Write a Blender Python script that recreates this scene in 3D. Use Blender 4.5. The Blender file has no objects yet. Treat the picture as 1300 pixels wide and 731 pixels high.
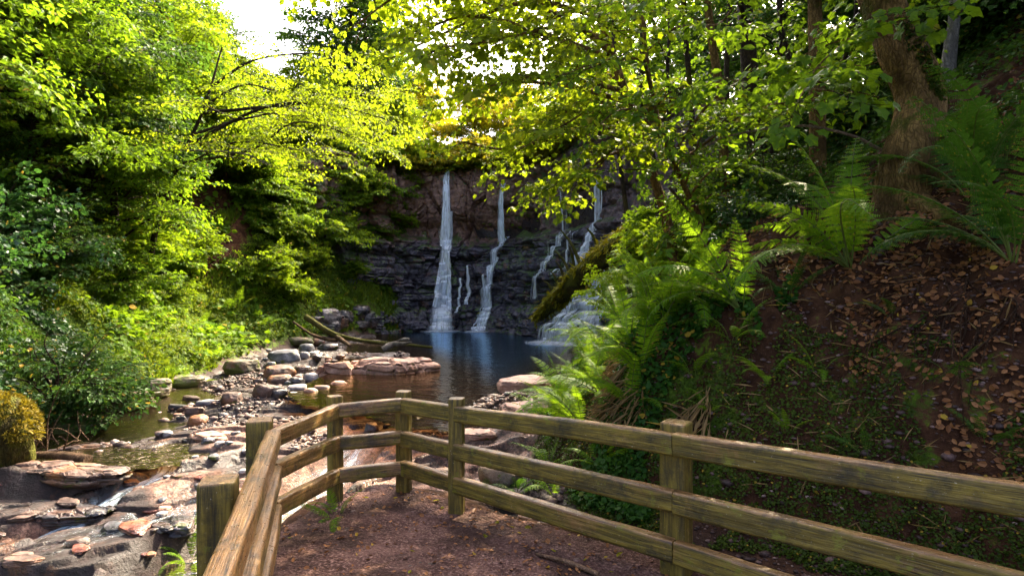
import bpy, math, random
import numpy as np
from mathutils import Vector, Matrix

SC = bpy.context.scene
COL = SC.collection
rng = np.random.default_rng(7)
random.seed(7)
F = 722.2          # focal length in pixels of the photograph (20 mm on 36 mm, 1300 px wide)
CX, HY = 650.0, 372.0
EYE = 1.7

def P(px, py, Y):
    """the real place of something seen at px,py and Y metres away"""
    return np.array([(px - CX) / F * Y, Y, EYE + (HY - py) * Y / F])

# ------------------------------------------------------------------ noise
def _h(ix, iy, iz, seed):
    h = (ix.astype(np.uint32) * np.uint32(374761393) + iy.astype(np.uint32) * np.uint32(668265263)
         + iz.astype(np.uint32) * np.uint32(2147483647) + np.uint32((seed * 974634777) & 0xffffffff))
    h = (h ^ (h >> np.uint32(13))) * np.uint32(1274126177)
    h = h ^ (h >> np.uint32(16))
    return h.astype(np.float64) / 4294967295.0

def vnoise(x, y, z=None, seed=0):
    x = np.asarray(x, float); y = np.asarray(y, float)
    xi = np.floor(x).astype(np.int64); yi = np.floor(y).astype(np.int64)
    fx = x - xi; fy = y - yi
    fx = fx * fx * (3 - 2 * fx); fy = fy * fy * (3 - 2 * fy)
    def layer(zi):
        a = _h(xi, yi, zi, seed); b = _h(xi + 1, yi, zi, seed)
        c = _h(xi, yi + 1, zi, seed); d = _h(xi + 1, yi + 1, zi, seed)
        return (a + (b - a) * fx) * (1 - fy) + (c + (d - c) * fx) * fy
    if z is None:
        return layer(np.zeros_like(xi)) * 2 - 1
    z = np.asarray(z, float)
    zi = np.floor(z).astype(np.int64); fz = z - zi; fz = fz * fz * (3 - 2 * fz)
    return (layer(zi) * (1 - fz) + layer(zi + 1) * fz) * 2 - 1

def fbm(x, y, z=None, oct=4, seed=0, gain=0.5):
    s = 0; a = 1.0; n = 0; f = 1.0
    for o in range(oct):
        s = s + a * vnoise(x * f + 17.3 * o, y * f - 9.1 * o, None if z is None else z * f + 3.7 * o, seed + o)
        n += a; a *= gain; f *= 2.03
    return s / n

def sstep(a, b, x):
    t = np.clip((x - a) / (b - a), 0, 1)
    return t * t * (3 - 2 * t)

def terrace(v, step, sharp=0.75):
    q = v / step; k = np.floor(q); f = q - k
    return (k + sstep(sharp, 1.0, f)) * step

def worley(x, y, seed=0):
    xi = np.floor(x).astype(np.int64); yi = np.floor(y).astype(np.int64)
    d1 = np.full(np.shape(x), 9.0); d2 = d1.copy(); idv = np.zeros(np.shape(x))
    for a in (-1, 0, 1):
        for b in (-1, 0, 1):
            cx = xi + a; cy = yi + b; zz = np.zeros_like(cx)
            px = cx + _h(cx, cy, zz, seed); py = cy + _h(cx, cy, zz, seed + 5)
            d = np.hypot(px - x, py - y)
            r = _h(cx, cy, zz, seed + 9)
            m = d < d1
            d2 = np.where(m, d1, np.minimum(d2, d)); idv = np.where(m, r, idv); d1 = np.where(m, d, d1)
    return d1, d2, idv

def sd_line(x, y, pts):
    """signed distance to a polyline, positive on its right-hand side walking along it"""
    best = np.full(np.shape(x), 1e9); sgn = np.ones(np.shape(x))
    for (ax, ay), (bx, by) in zip(pts[:-1], pts[1:]):
        dx, dy = bx - ax, by - ay
        t = np.clip(((x - ax) * dx + (y - ay) * dy) / (dx * dx + dy * dy), 0, 1)
        ex = x - (ax + t * dx); ey = y - (ay + t * dy)
        d = np.hypot(ex, ey)
        s = np.sign(dy * ex - dx * ey)
        m = d < best - 1e-9
        sgn = np.where(m, s, sgn); best = np.where(m, d, best)
    return best * sgn

def in_poly(x, y, pts):
    ins = np.zeros(np.shape(x), bool); n = len(pts)
    best = np.full(np.shape(x), 1e9)
    for i in range(n):
        ax, ay = pts[i]; bx, by = pts[(i + 1) % n]
        c = ((ay > y) != (by > y))
        with np.errstate(divide='ignore', invalid='ignore'):
            xx = (bx - ax) * (y - ay) / (by - ay if by != ay else 1e-12) + ax
        ins ^= c & (x < xx)
        dx, dy = bx - ax, by - ay
        t = np.clip(((x - ax) * dx + (y - ay) * dy) / (dx * dx + dy * dy + 1e-12), 0, 1)
        best = np.minimum(best, np.hypot(x - ax - t * dx, y - ay - t * dy))
    return np.where(ins, best, -best)      # positive inside

# ------------------------------------------------------------------ mesh building
class MB:
    """collects vertices, faces (3 or 4 corners), material slots, per-vertex values"""
    def __init__(s):
        s.v = []; s.f = []; s.m = []; s.n = 0; s.att = {}; s.sm = []
    def add(s, v, f, mat=0, smooth=False, **att):
        v = np.asarray(v, float).reshape(-1, 3); f = np.asarray(f, np.int64)
        if f.shape[1] == 3:
            f = np.concatenate([f, np.full((len(f), 1), -1 - s.n)], 1)
        for k in set(list(att) + list(s.att)):
            if k not in s.att: s.att[k] = [np.zeros(s.n)] if s.n else []
            a = att.get(k, 0.0)
            s.att[k].append(np.broadcast_to(np.asarray(a, float), (len(v),)).copy())
        s.v.append(v); s.f.append(np.where(f < 0, -1, f + s.n) if True else f)
        s.m.append(np.full(len(f), mat)); s.sm.append(np.full(len(f), smooth)); s.n += len(v)
        return s
    def mesh(s, name, mats):
        V = np.concatenate(s.v); Fq = np.concatenate(s.f); M = np.concatenate(s.m); S = np.concatenate(s.sm)
        me = bpy.data.meshes.new(name)
        tri = Fq[:, 3] < 0
        cnt = np.where(tri, 3, 4)
        idx = Fq.reshape(-1); idx = idx[idx >= 0]
        me.vertices.add(len(V)); me.vertices.foreach_set('co', V.astype(np.float32).ravel())
        me.loops.add(len(idx)); me.loops.foreach_set('vertex_index', idx.astype(np.int32))
        me.polygons.add(len(Fq))
        st = np.concatenate([[0], np.cumsum(cnt)[:-1]])
        me.polygons.foreach_set('loop_start', st.astype(np.int32))
        me.polygons.foreach_set('material_index', M.astype(np.int32))
        me.polygons.foreach_set('use_smooth', S.astype(bool))
        for k, a in s.att.items():
            at = me.attributes.new(k, 'FLOAT', 'POINT')
            at.data.foreach_set('value', np.concatenate(a).astype(np.float32))
        for m in (mats if isinstance(mats, (list, tuple)) else [mats]):
            me.materials.append(m)
        me.update(calc_edges=True); me.validate()
        return me
    def build(s, name, mats, parent=None, loc=None):
        o = bpy.data.objects.new(name, s.mesh(name, mats)); COL.objects.link(o)
        if parent is not None: o.parent = parent
        if loc is not None: o.location = loc
        return o

def tag(o, label=None, cat=None, group=None, kind=None):
    if label: o['label'] = label
    if cat: o['category'] = cat
    if group: o['group'] = group
    if kind: o['kind'] = kind
    return o

def thing(name, loc, label, cat, group=None, rz=0.0):
    o = bpy.data.objects.new(name, None); COL.objects.link(o)
    o.empty_display_size = 0.1
    o.location = loc; o.rotation_euler = (0, 0, rz)
    return tag(o, label, cat, group)

def kids(o): return [c for c in COL.objects if c.parent == o]
def dup(o, parts, loc, rz, sc, label, group=None, rx=0.0, ry=0.0):
    r = o.copy(); COL.objects.link(r); r.location = loc; r.rotation_euler = (rx, ry, rz); r.scale = (sc, sc, sc) if np.isscalar(sc) else sc
    r['label'] = label
    if group: r['group'] = group
    for c in parts:
        d = c.copy(); COL.objects.link(d); d.parent = r
    return r

def grid_faces(nu, nv, wrap=False):
    i = np.arange(nu - 1)[:, None]; j = np.arange(nv if wrap else nv - 1)[None, :]
    j2 = (j + 1) % nv
    return np.stack(np.broadcast_arrays(i * nv + j, i * nv + j2, (i + 1) * nv + j2, (i + 1) * nv + j), -1).reshape(-1, 4)

def smooth_path(pts, n):
    """Catmull-Rom through the points"""
    p = np.asarray(pts, float)
    if len(p) == 2:
        t = np.linspace(0, 1, n)[:, None]; return p[0] * (1 - t) + p[1] * t
    q = np.concatenate([[2 * p[0] - p[1]], p, [2 * p[-1] - p[-2]]])
    u = np.linspace(0, len(p) - 1 - 1e-9, n); k = u.astype(int); t = (u - k)[:, None]
    a, b, c, d = q[k], q[k + 1], q[k + 2], q[k + 3]
    return 0.5 * (2 * b + (c - a) * t + (2 * a - 5 * b + 4 * c - d) * t * t + (3 * b - a - 3 * c + d) * t ** 3)

def tube(mb, path, rad, sides=8, mat=0, wob=0.0, seed=0, smooth=True, **att):
    p = np.asarray(path, float); n = len(p)
    r = np.broadcast_to(np.asarray(rad, float), (n,))
    T = np.gradient(p, axis=0); T /= np.linalg.norm(T, axis=1, keepdims=True) + 1e-12
    ref = np.array([0.0, 0, 1]) if abs(T[:, 2]).mean() < 0.8 else np.array([1.0, 0, 0])
    A = np.cross(T, ref); A /= np.linalg.norm(A, axis=1, keepdims=True) + 1e-12
    B = np.cross(T, A)
    th = np.linspace(0, 2 * np.pi, sides, endpoint=False)
    c, s_ = np.cos(th), np.sin(th)
    rr = np.repeat(r[:, None], sides, 1)
    if wob:
        s_len = np.concatenate([[0], np.cumsum(np.linalg.norm(np.diff(p, axis=0), axis=1))])
        rr = rr * (1 + wob * fbm(c[None] * 1.3 + 0 * s_len[:, None], s_[None] * 1.3 + 0 * s_len[:, None],
                                 s_len[:, None] * 1.2 + 0 * c[None], 3, seed))
    v = p[:, None] + rr[..., None] * (A[:, None] * c[None, :, None] + B[:, None] * s_[None, :, None])
    mb.add(v.reshape(-1, 3), grid_faces(n, sides, True), mat, smooth, **att)
    for k, flip in ((0, False), (n - 1, True)):           # caps
        base = mb.n
        ring = np.concatenate([v[k], p[k][None]])
        j = np.arange(sides)
        f = np.stack([j, (j + 1) % sides, np.full(sides, sides)], 1)
        mb.add(ring, f[:, ::-1] if not flip else f, mat, False, **{k2: (a if np.isscalar(a) else float(np.mean(a))) for k2, a in att.items()})
    return mb

# ------------------------------------------------------------------ node helpers
class N:
    def __init__(s, name):
        s.mat = bpy.data.materials.new(name); s.mat.use_nodes = True
        s.t = s.mat.node_tree; s.t.nodes.clear()
        s.out = s.t.nodes.new('ShaderNodeOutputMaterial')
    def n(s, typ, **kw):
        o = s.t.nodes.new(typ)
        for k, v in kw.items(): setattr(o, k, v)
        return o
    def put(s, sock, v):
        if isinstance(v, bpy.types.NodeSocket): s.t.links.new(v, sock)
        elif isinstance(v, (tuple, list)) and len(v) == 3 and sock.type == 'RGBA': sock.default_value = (*v, 1)
        else: sock.default_value = v
    def coord(s, kind='Object', scale=None):
        c = s.n('ShaderNodeTexCoord').outputs[kind]
        if scale is None: return c
        m = s.n('ShaderNodeMapping'); s.put(m.inputs['Vector'], c); m.inputs['Scale'].default_value = scale
        return m.outputs[0]
    def pos(s, scale=None):
        c = s.n('ShaderNodeNewGeometry').outputs['Position']
        if scale is None: return c
        m = s.n('ShaderNodeMapping'); s.put(m.inputs['Vector'], c); m.inputs['Scale'].default_value = scale
        return m.outputs[0]
    def noise(s, vec, scale, detail=4, rough=0.55, dist=0.0):
        t = s.n('ShaderNodeTexNoise'); s.put(t.inputs['Vector'], vec)
        t.inputs['Scale'].default_value = scale; t.inputs['Detail'].default_value = detail
        t.inputs['Roughness'].default_value = rough; t.inputs['Distortion'].default_value = dist
        return t.outputs['Fac']
    def voro(s, vec, scale, feature='F1', out='Distance'):
        t = s.n('ShaderNodeTexVoronoi', feature=feature); s.put(t.inputs['Vector'], vec); t.inputs['Scale'].default_value = scale
        return t.outputs[out]
    def ramp(s, fac, stops, interp='LINEAR'):
        r = s.n('ShaderNodeValToRGB'); r.color_ramp.interpolation = interp; e = r.color_ramp.elements
        while len(e) < len(stops): e.new(0.5)
        for k, (p, c) in enumerate(stops):
            e[k].position = p; e[k].color = (*c, 1) if len(c) == 3 else c
        s.put(r.inputs[0], fac); return r.outputs[0]
    def rng(s, fac, a, b, c=0.0, d=1.0):
        r = s.n('ShaderNodeMapRange'); s.put(r.inputs['Value'], fac)
        for k, v in zip(('From Min', 'From Max', 'To Min', 'To Max'), (a, b, c, d)): r.inputs[k].default_value = v
        return r.outputs[0]
    def mix(s, fac, a, b, blend='MIX'):
        m = s.n('ShaderNodeMix', data_type='RGBA', blend_type=blend)
        s.put(m.inputs[0], fac); s.put(m.inputs[6], a); s.put(m.inputs[7], b); return m.outputs[2]
    def math(s, op, a, b=0.0):
        m = s.n('ShaderNodeMath', operation=op); s.put(m.inputs[0], a); s.put(m.inputs[1], b); return m.outputs[0]
    def attr(s, name): return s.n('ShaderNodeAttribute', attribute_name=name).outputs['Fac']
    def bump(s, h, strength=0.5, dist=0.02, nrm=None):
        b = s.n('ShaderNodeBump'); s.put(b.inputs['Height'], h); b.inputs['Strength'].default_value = strength
        b.inputs['Distance'].default_value = dist
        if nrm is not None: s.put(b.inputs['Normal'], nrm)
        return b.outputs[0]
    def pbr(s, col, rough=0.7, nrm=None, spec=0.5, **kw):
        b = s.n('ShaderNodeBsdfPrincipled'); s.put(b.inputs['Base Color'], col); s.put(b.inputs['Roughness'], rough)
        s.put(b.inputs['Specular IOR Level'], spec)
        if nrm is not None: s.put(b.inputs['Normal'], nrm)
        for k, v in kw.items(): s.put(b.inputs[k], v)
        return b.outputs[0]
    def mixsh(s, fac, a, b):
        m = s.n('ShaderNodeMixShader'); s.put(m.inputs[0], fac); s.put(m.inputs[1], a); s.put(m.inputs[2], b); return m.outputs[0]
    def done(s, sh):
        s.t.links.new(sh, s.out.inputs['Surface']); return s.mat

def up_z(n):     # z of the true normal
    x = n.n('ShaderNodeSeparateXYZ'); n.put(x.inputs[0], n.n('ShaderNodeNewGeometry').outputs['Normal']); return x.outputs[2]
# ================================================================== lie of the land
POOL_Z, SIDE_Z = -0.15, -0.45
LTOE = [(-5.2, -6), (-5.9, 2), (-6.5, 7.3), (-7.3, 10.3), (-7.5, 13.3), (-8.0, 18.5), (-7.3, 21.5), (-6.2, 24.5), (-5.0, 26.8), (-4.4, 29.5), (-4.2, 60)]
RTOE = [(9.0, -5.0), (4.9, 0.3), (2.5, 2.65), (1.3, 3.85), (0.5, 4.7), (0.15, 5.4), (0.15, 6.6), (0.45, 8.5), (0.8, 10.6), (1.7, 15), (3.0, 20), (5.0, 24), (9, 40)]
PATHPOLY = [(-0.55, 0.9), (-0.2, -1.5), (-0.6, -9), (9, -9), (5.2, 0.0), (2.55, 2.6), (1.2, 3.72), (-0.42, 4.95), (-1.0, 5.42), (-1.66, 5.15), (-1.85, 4.0), (-1.30, 2.6)]
CLIFF = np.array([(-9.5, 24.6), (-8.0, 25.6), (-6.6, 27.2), (-5.2, 28.4), (-3.7, 29.1), (-2.2, 29.0), (-0.8, 28.5), (0.6, 27.2), (1.9, 25.2), (2.7, 23.2), (3.5, 21.8), (4.8, 20.6), (7.0, 19.4), (10, 18.6)])
POOLPOLY = [(-6.9, 26.8), (-3.7, 29.5), (0, 28.3), (2.6, 23.4), (3.0, 20), (2.0, 16), (0.9, 11.2), (-0.2, 10.3), (-1.2, 11.0), (-1.8, 13.4), (-2.6, 15.6), (-4.2, 19.5), (-5.4, 23)]
CHUTE = np.array([(-4.75, 8.0), (-4.50, 7.45), (-4.40, 7.10), (-4.65, 6.72), (-4.65, 6.15), (-4.79, 5.86), (-5.0, 5.56), (-5.6, 4.8), (-6.6, 3.0)])
CHUTE_Z = np.array([-0.50, -0.55, -0.60, -0.70, -0.78, -0.84, -0.92, -1.15, -1.5])
LIP = np.array([(-3.45, 8.05), (-3.9, 7.35), (-4.5, 7.0), (-5.5, 6.75), (-6.6, 6.8), (-8.5, 7.0)])
GULLY = np.array([(-2.05, 8.6), (-2.3, 7.9), (-2.45, 7.0), (-2.55, 6.0), (-2.75, 5.0), (-3.0, 3.5), (-3.6, 1.5)])
GULLY_Z = np.array([-0.3, -0.62, -0.85, -0.9, -1.0, -1.3, -1.6])

CTRL = []
for px, py, z in [(300, 560, -.36), (250, 590, -.42), (340, 515, -.30), (450, 560, -.42), (470, 590, -.5), (560, 548, -.33), (610, 570, -.30), (650, 500, -.04), (625, 480, -.10), (650, 540, -.1), (610, 610, -.45),
                  (150, 530, -.72), (230, 500, -.62), (70, 555, -.72), (100, 690, -.66), (200, 655, -.58), (30, 640, -.56), (260, 690, -.64), (0, 700, -.78), (180, 600, -.50), (280, 620, -.52),
                  (330, 470, -.12), (430, 455, -.12), (280, 478, -.25), (450, 505, -.36), (390, 500, -.30), (540, 520, -.42), (430, 415, -.05), (480, 420, -.1)]:
    Y = (EYE - z) * F / (py - HY); CTRL.append(((px - CX) / F * Y, Y, z))
CTRL += [(-4, 3, -1.0), (-2.6, 2, -1.0), (-6, 1, -1.4), (-3, -2, -1.5), (1, 20, -.5), (-6.5, 21, -.1), (0, 40, 0), (-9, 30, 0), (0, 5.6, -.35), (3, 0, -.4), (6, 20, 0)]

def line_dist(x, y, pts, vals):
    best = np.full(np.shape(x), 1e9); val = np.zeros(np.shape(x))
    for i in range(len(pts) - 1):
        (ax, ay), (bx, by) = pts[i], pts[i + 1]; dx, dy = bx - ax, by - ay
        t = np.clip(((x - ax) * dx + (y - ay) * dy) / (dx * dx + dy * dy), 0, 1)
        d = np.hypot(x - ax - t * dx, y - ay - t * dy); m = d < best
        best = np.where(m, d, best); val = np.where(m, vals[i] + t * (vals[i + 1] - vals[i]), val)
    return best, val

PL = ([-2, 0, .5, 1.2, 2.2, 3.2, 5, 8, 14, 25, 60], [-.3, 0, .32, .5, 1.0, 1.9, 3.9, 6.8, 11, 16, 24])
PLN = ([-2, 0, .25, .8, 1.5, 2.5, 3.5, 5, 8, 14, 25, 60], [-.3, 0, .35, .55, 1.3, 2.6, 3.7, 5.0, 7.4, 11, 16, 24])
PLB = ([-2, 0, .4, 1, 2, 3, 5, 9, 14, 25, 60], [-.3, 0, .5, 1.8, 3.9, 5.4, 7.2, 9.2, 11.5, 16, 24])
PR = ([-2, 0, .3, .7, 1.05, 1.35, 1.9, 2.35, 3, 3.5, 6, 12, 20, 60], [-.0, 0, .14, .80, 1.58, 1.95, 2.45, 2.95, 3.35, 3.75, 5.6, 9.8, 14, 26])
PRF = ([-2, 0, .5, 1, 1.5, 2.2, 3, 6, 12, 20, 60], [-.1, 0, .45, 1.0, 1.6, 2.3, 3.0, 5.4, 10, 14, 26])

def path_z(x, y): return -0.03 * (np.maximum(y, 0) - 2) * (y > 2) + 0.025 * fbm(x * 1.1, y * 1.1, oct=2, seed=50)

def bed_z(x, y):
    wsum = 0; zsum = 0
    for cx, cy, cz in CTRL:
        w = 1.0 / ((x - cx) ** 2 + (y - cy) ** 2 + 0.05) ** 1.6
        wsum = wsum + w; zsum = zsum + w * cz
    return zsum / wsum

def height(x, y, fine=True, parts=False):
    x = np.asarray(x, float); y = np.asarray(y, float)
    dR = sd_line(x, y, RTOE); dL = -sd_line(x, y, LTOE)
    base = bed_z(x, y)
    rock = np.clip(1 - np.maximum(dR, dL) / 0.35, 0, 1)
    # slabs: thin sloping layers of rock, broken in steps and cracks
    if fine:
        wx = x + 0.22 * fbm(x * .9, y * .9, oct=3, seed=3); wy = y + 0.22 * fbm(x * .9, y * .9, oct=3, seed=4)
        ax = wx * .93 + wy * .36; ay = -wx * .36 + wy * .93          # the beds strike down the stream
        q = 0.26 * fbm(ax * .30, ay * .95, oct=4, seed=11) + 0.05 * ay
        slab = terrace(q, 0.06, 0.86) - 0.05 * ay
        d1, d2, cid = worley(ax * .55, ay * 1.5, 21)
        crack = -0.07 * (1 - sstep(0.0, 0.05, d2 - d1)) + 0.10 * (cid - .5)
        e1, e2, eid = worley(ax * 1.7 + 3, ay * 3.6, 29)
        br = .35 + .65 * sstep(-.1, .3, fbm(x * .7, y * .7, oct=2, seed=37))
        small = br * (-0.035 * (1 - sstep(0, .08, e2 - e1)) + .05 * (eid - .5))
        rough = 0.010 * fbm(x * 7, y * 7, oct=4, seed=15)
        base = base + rock * (slab + crack + small + rough)
    pool = sstep(-0.1, 1.4, in_poly(x, y, POOLPOLY))
    base = base * (1 - pool) + pool * -1.1
    dl, _ = line_dist(x, y, LIP, np.zeros(len(LIP)))
    base = np.maximum(base, -.40 - 1.3 * np.maximum(dl - .04, 0) + .05 * fbm(x * 4, y * 4, oct=4, seed=27) - 9 * (dl > .4))
    d, zc = line_dist(x, y, CHUTE, CHUTE_Z); base = np.minimum(base, zc - 0.10 + np.maximum(0, d - .13) * 2.4)
    d, zc = line_dist(x, y, GULLY, GULLY_Z); base = np.minimum(base, zc - 0.10 + np.maximum(0, d - .36) * 1.5)
    # viewing platform
    pin = in_poly(x, y, PATHPOLY)
    pk = sstep(-0.62, 0.02, pin + 0.08 * fbm(x * 3, y * 3, oct=2, seed=60))
    pz = path_z(x, y)
    nearR = 1 - sstep(4.5, 7.5, y)
    z = base * (1 - pk) + (pz - 0.03) * pk
    z = np.where(dR > 0, np.maximum(z, (pz - .05) * nearR + z * (1 - nearR)), z)
    # banks
    lump = fbm(x * .35, y * .35, oct=3, seed=31); lum2 = fbm(x * 1.3, y * 1.3, oct=4, seed=33)
    pr = np.interp(dR, *PR) * nearR + np.interp(dR, *PRF) * (1 - nearR)
    kR = sstep(0, .6, dR)
    cl = fbm(x * 5, y * 5, oct=4, seed=35); zR = pr + kR * (.13 * cl * sstep(.2, .8, dR) + .26 * terrace(fbm(x * 1.6, y * 1.6, oct=4, seed=36), .30, .75) + 0.35 * lump * np.clip(dR / 3, .15, 1.5) + 0.16 * lum2)
    back = sstep(17, 24, y)
    near = 1 - sstep(10, 14, y)
    pl = (np.interp(dL, *PL) * (1 - near) + np.interp(dL, *PLN) * near) * (1 - back) + np.interp(dL, *PLB) * back
    kL = sstep(0, .8, dL)
    zL = pl + kL * (0.7 * lump * np.clip(dL / 3, .2, 2) + 0.16 * lum2)
    z = np.where(dR > 0, z + zR, z); z = np.where(dL > 0, z * (1 - kL) + kL * -0.1 + zL, z)
    # ground above the falls
    cy = np.interp(x, CLIFF[:, 0], CLIFF[:, 1])
    dB = y - cy
    zb = 8.1 * sstep(0.5, 1.5, dB) + 0.16 * np.maximum(dB - 1.5, 0) + 0.5 * lump * sstep(2, 6, dB)
    inb = (x > -9.5) & (x < 10)
    z = np.where(inb & (dB > 0.4), np.maximum(z, zb), z)
    z = np.where((~inb) & (y > 26), np.maximum(z, zb * 0.8), z)
    if parts: return z, rock * (1 - pk), pk, dR, dL, dB, lum2
    return z

def hit(px, py, y0=1.5, y1=45.0):
    """where the line of sight through px,py meets the ground"""
    Y = np.linspace(y0, y1, 2600)
    x = (px - CX) / F * Y; zr = EYE + (HY - py) * Y / F
    h = height(x, Y)
    k = np.argmax(h > zr)
    return np.array([x[k], Y[k], h[k]])

def gz(x, y): return float(height(np.array([x]), np.array([y]))[0])

# ------------------------------------------------------------------ materials of the land
def mat_land():
    n = N('land'); p = n.pos()
    rock, soil, pink, moss = (n.attr(k) for k in ('rock', 'soil', 'pink', 'moss'))
    big = n.noise(p, 1.3, 5); mid = n.noise(p, 5.5, 6, .6); fin = n.noise(p, 38, 5, .65)
    uz = up_z(n)
    # rock: dark wet purple-brown to dry pink sandstone
    dark = n.ramp(mid, [(.3, (.008, .005, .005)), (.52, (.022, .012, .012)), (.75, (.070, .037, .034))])
    pale = n.ramp(mid, [(.28, (.07, .030, .02)), (.45, (.25, .125, .085)), (.7, (.46, .28, .205))])
    pk = n.math('ADD', pink, n.rng(big, .35, .65, -.35, .35))
    rc = n.mix(n.rng(pk, .3, .62), dark, pale)
    rc = n.mix(n.math('MULTIPLY', n.rng(n.noise(p, 2.7, 5, .6), .58, .66), .5), rc, (.22, .085, .03))     # rusty iron stain
    wv = n.n('ShaderNodeVectorMath', operation='ADD'); n.put(wv.inputs[0], p); sc_ = n.n('ShaderNodeVectorMath', operation='SCALE'); n.put(sc_.inputs[0], n.n('ShaderNodeTexNoise').outputs['Color']); sc_.inputs['Scale'].default_value = .5; n.put(sc_.inputs[0].links[0].from_node.inputs['Vector'], p); sc_.inputs[0].links[0].from_node.inputs['Scale'].default_value = 3.0; n.put(wv.inputs[1], sc_.outputs[0])
    rc = n.mix(n.rng(n.voro(wv.outputs[0], 4.0, 'DISTANCE_TO_EDGE'), .0, .035, .8, 0), rc, (.012, .008, .007))
    rc = n.mix(n.rng(fin, .42, .62, .0, .5), rc, (.035, .022, .02))
    rc = n.mix(n.rng(n.noise(p, 13, 5, .7), .50, .60, 0, .6), rc, (.020, .012, .011))
    wetd = n.rng(n.noise(p, 1.7, 5, .65), .46, .56, 0, .65); rc = n.mix(wetd, rc, n.mix(.7, rc, (.008, .005, .005)))
    rc = n.mix(n.rng(n.voro(wv.outputs[0], 11.0, 'DISTANCE_TO_EDGE'), .0, .045, .7, 0), rc, (.012, .008, .007))
    # soil
    sc = n.ramp(mid, [(.25, (.012, .005, .003)), (.5, (.045, .019, .009)), (.75, (.11, .050, .024))])
    sc = n.mix(n.rng(fin, .58, .78), sc, (.12, .065, .04))
    # moss / leaf-mould green
    mc = n.ramp(n.noise(p, 11, 5, .65), [(.3, (.012, .025, .003)), (.55, (.05, .085, .008)), (.75, (.13, .15, .012))])
    mf = n.rng(n.math('ADD', moss, n.rng(mid, .3, .7, -.45, .45)), .42, .58)
    col = n.mix(rock, sc, rc)
    col = n.mix(mf, col, mc)
    wet = n.rng(n.noise(p, 2.1, 4), .42, .58)
    rg = n.math('ADD', n.math('MULTIPLY', n.math('MULTIPLY', rock, wet), -.58), .85)
    rg = n.math('ADD', rg, n.rng(mf, 0, 1, 0, .1))
    h = n.math('ADD', n.math('MULTIPLY', mid, .6), n.math('MULTIPLY', fin, .35))
    b = n.bump(h, .9, .06)
    b = n.bump(n.noise(p, 110, 3, .6), .5, .012, b)
    return n.done(n.pbr(col, rg, b, n.math('ADD', n.math('MULTIPLY', rock, .30), .08)))

def build_land():
    yy = np.concatenate([np.linspace(-3.8, 3.4, 150, endpoint=False), np.linspace(3.4, 11.5, 520, endpoint=False), 11.5 + 18.5 * np.linspace(0, 1, 330, endpoint=False) ** 1.2, 30 + 90 * np.linspace(0, 1, 90) ** 1.6])
    nr, nc = len(yy), 1000
    uu = np.linspace(-1.25, 1.2, nc)
    Yg, Ug = np.meshgrid(yy, uu, indexing='ij'); Xg = Ug * (Yg + 6.0) * np.clip(1.0 + 1.2 * (1 - sstep(-4, 3, Yg)), 1, 3)
    z, rock, pk, dR, dL, dB, l2 = height(Xg, Yg, parts=True)
    z = z - 0.06 * sstep(.1, .25, in_poly(Xg, Yg, PATHPOLY))
    d1 = np.hypot((Xg + 3.2) / 1.75, (Yg - 7.5) / 1.7); d2 = np.hypot((Xg + 0.8) / 1.3, (Yg - 7.3) / 1.6)
    pink = np.maximum(1 - sstep(.55, 1.25, d1), 1 - sstep(.5, 1.2, d2)) * .9
    d3 = np.hypot((Xg + 4.4) / .9, (Yg - 5.75) / .35); pink = np.maximum(pink, .55 * (1 - sstep(.6, 1.2, d3)))
    pink = np.maximum(pink, .75 * (1 - sstep(.5, 1.2, np.hypot((Xg - .1) / 1.0, (Yg - 9.3) / 2))))
    wetz = np.maximum(1 - sstep(-.02, .10, z - SIDE_Z) * 1.0, 0) * (Xg < -3) * (Yg > 7)
    pink = pink * (1 - .7 * wetz)
    moss = np.where(dL > 0.1, .75 + .25 * l2, 0) + np.where(dR > .2, .25 + .5 * fbm(Xg * .8, Yg * .8, oct=3, seed=71), 0)
    moss = np.where((dR > .2) & (Yg > 7.5), moss + .4, moss)
    bare = 1 - sstep(.5, 1.1, np.hypot((Xg + 11.2) / 1.6, (Yg - 20.5) / 2.6))
    moss = moss * (1 - bare)
    crest = np.exp(-((dR - 1.7) / .7) ** 2) * (Yg < 8); moss = moss * (1 - .8 * crest)
    moss = np.clip(moss, 0, 1.2)
    mb = MB(); v = np.stack([Xg, Yg, z], -1).reshape(-1, 3)
    mb.add(v, grid_faces(nr, nc)[:, ::-1], 0, True, rock=rock.ravel(), soil=(1 - rock).ravel(), pink=pink.ravel(), moss=(moss * (1 - rock * .8)).ravel())
    return tag(mb.build('ground', mat_land()), kind='structure')

def mat_path():
    n = N('path_earth'); p = n.pos()
    mid = n.noise(p, 4.5, 6, .65); fin = n.noise(p, 45, 5, .7)
    c = n.ramp(mid, [(.25, (.032, .014, .011)), (.5, (.090, .044, .034)), (.75, (.17, .090, .070))])
    c = n.mix(n.rng(fin, .50, .64, 0, .85), c, (.27, .16, .13))
    c = n.mix(n.rng(n.voro(p, 48), .0, .36, .85, 0), c, (.012, .006, .005))
    c = n.mix(n.rng(n.noise(n.pos((1, 1, 1)), 1.6, 5, .65), .47, .6, 0, .75), c, (.030, .016, .012))
    h = n.math('ADD', n.math('MULTIPLY', fin, .5), n.math('MULTIPLY', n.voro(p, 42), .6))
    b = n.bump(h, 1.0, .03); b = n.bump(mid, .7, .05, b)
    return n.done(n.pbr(c, .85, b, .12))

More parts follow.
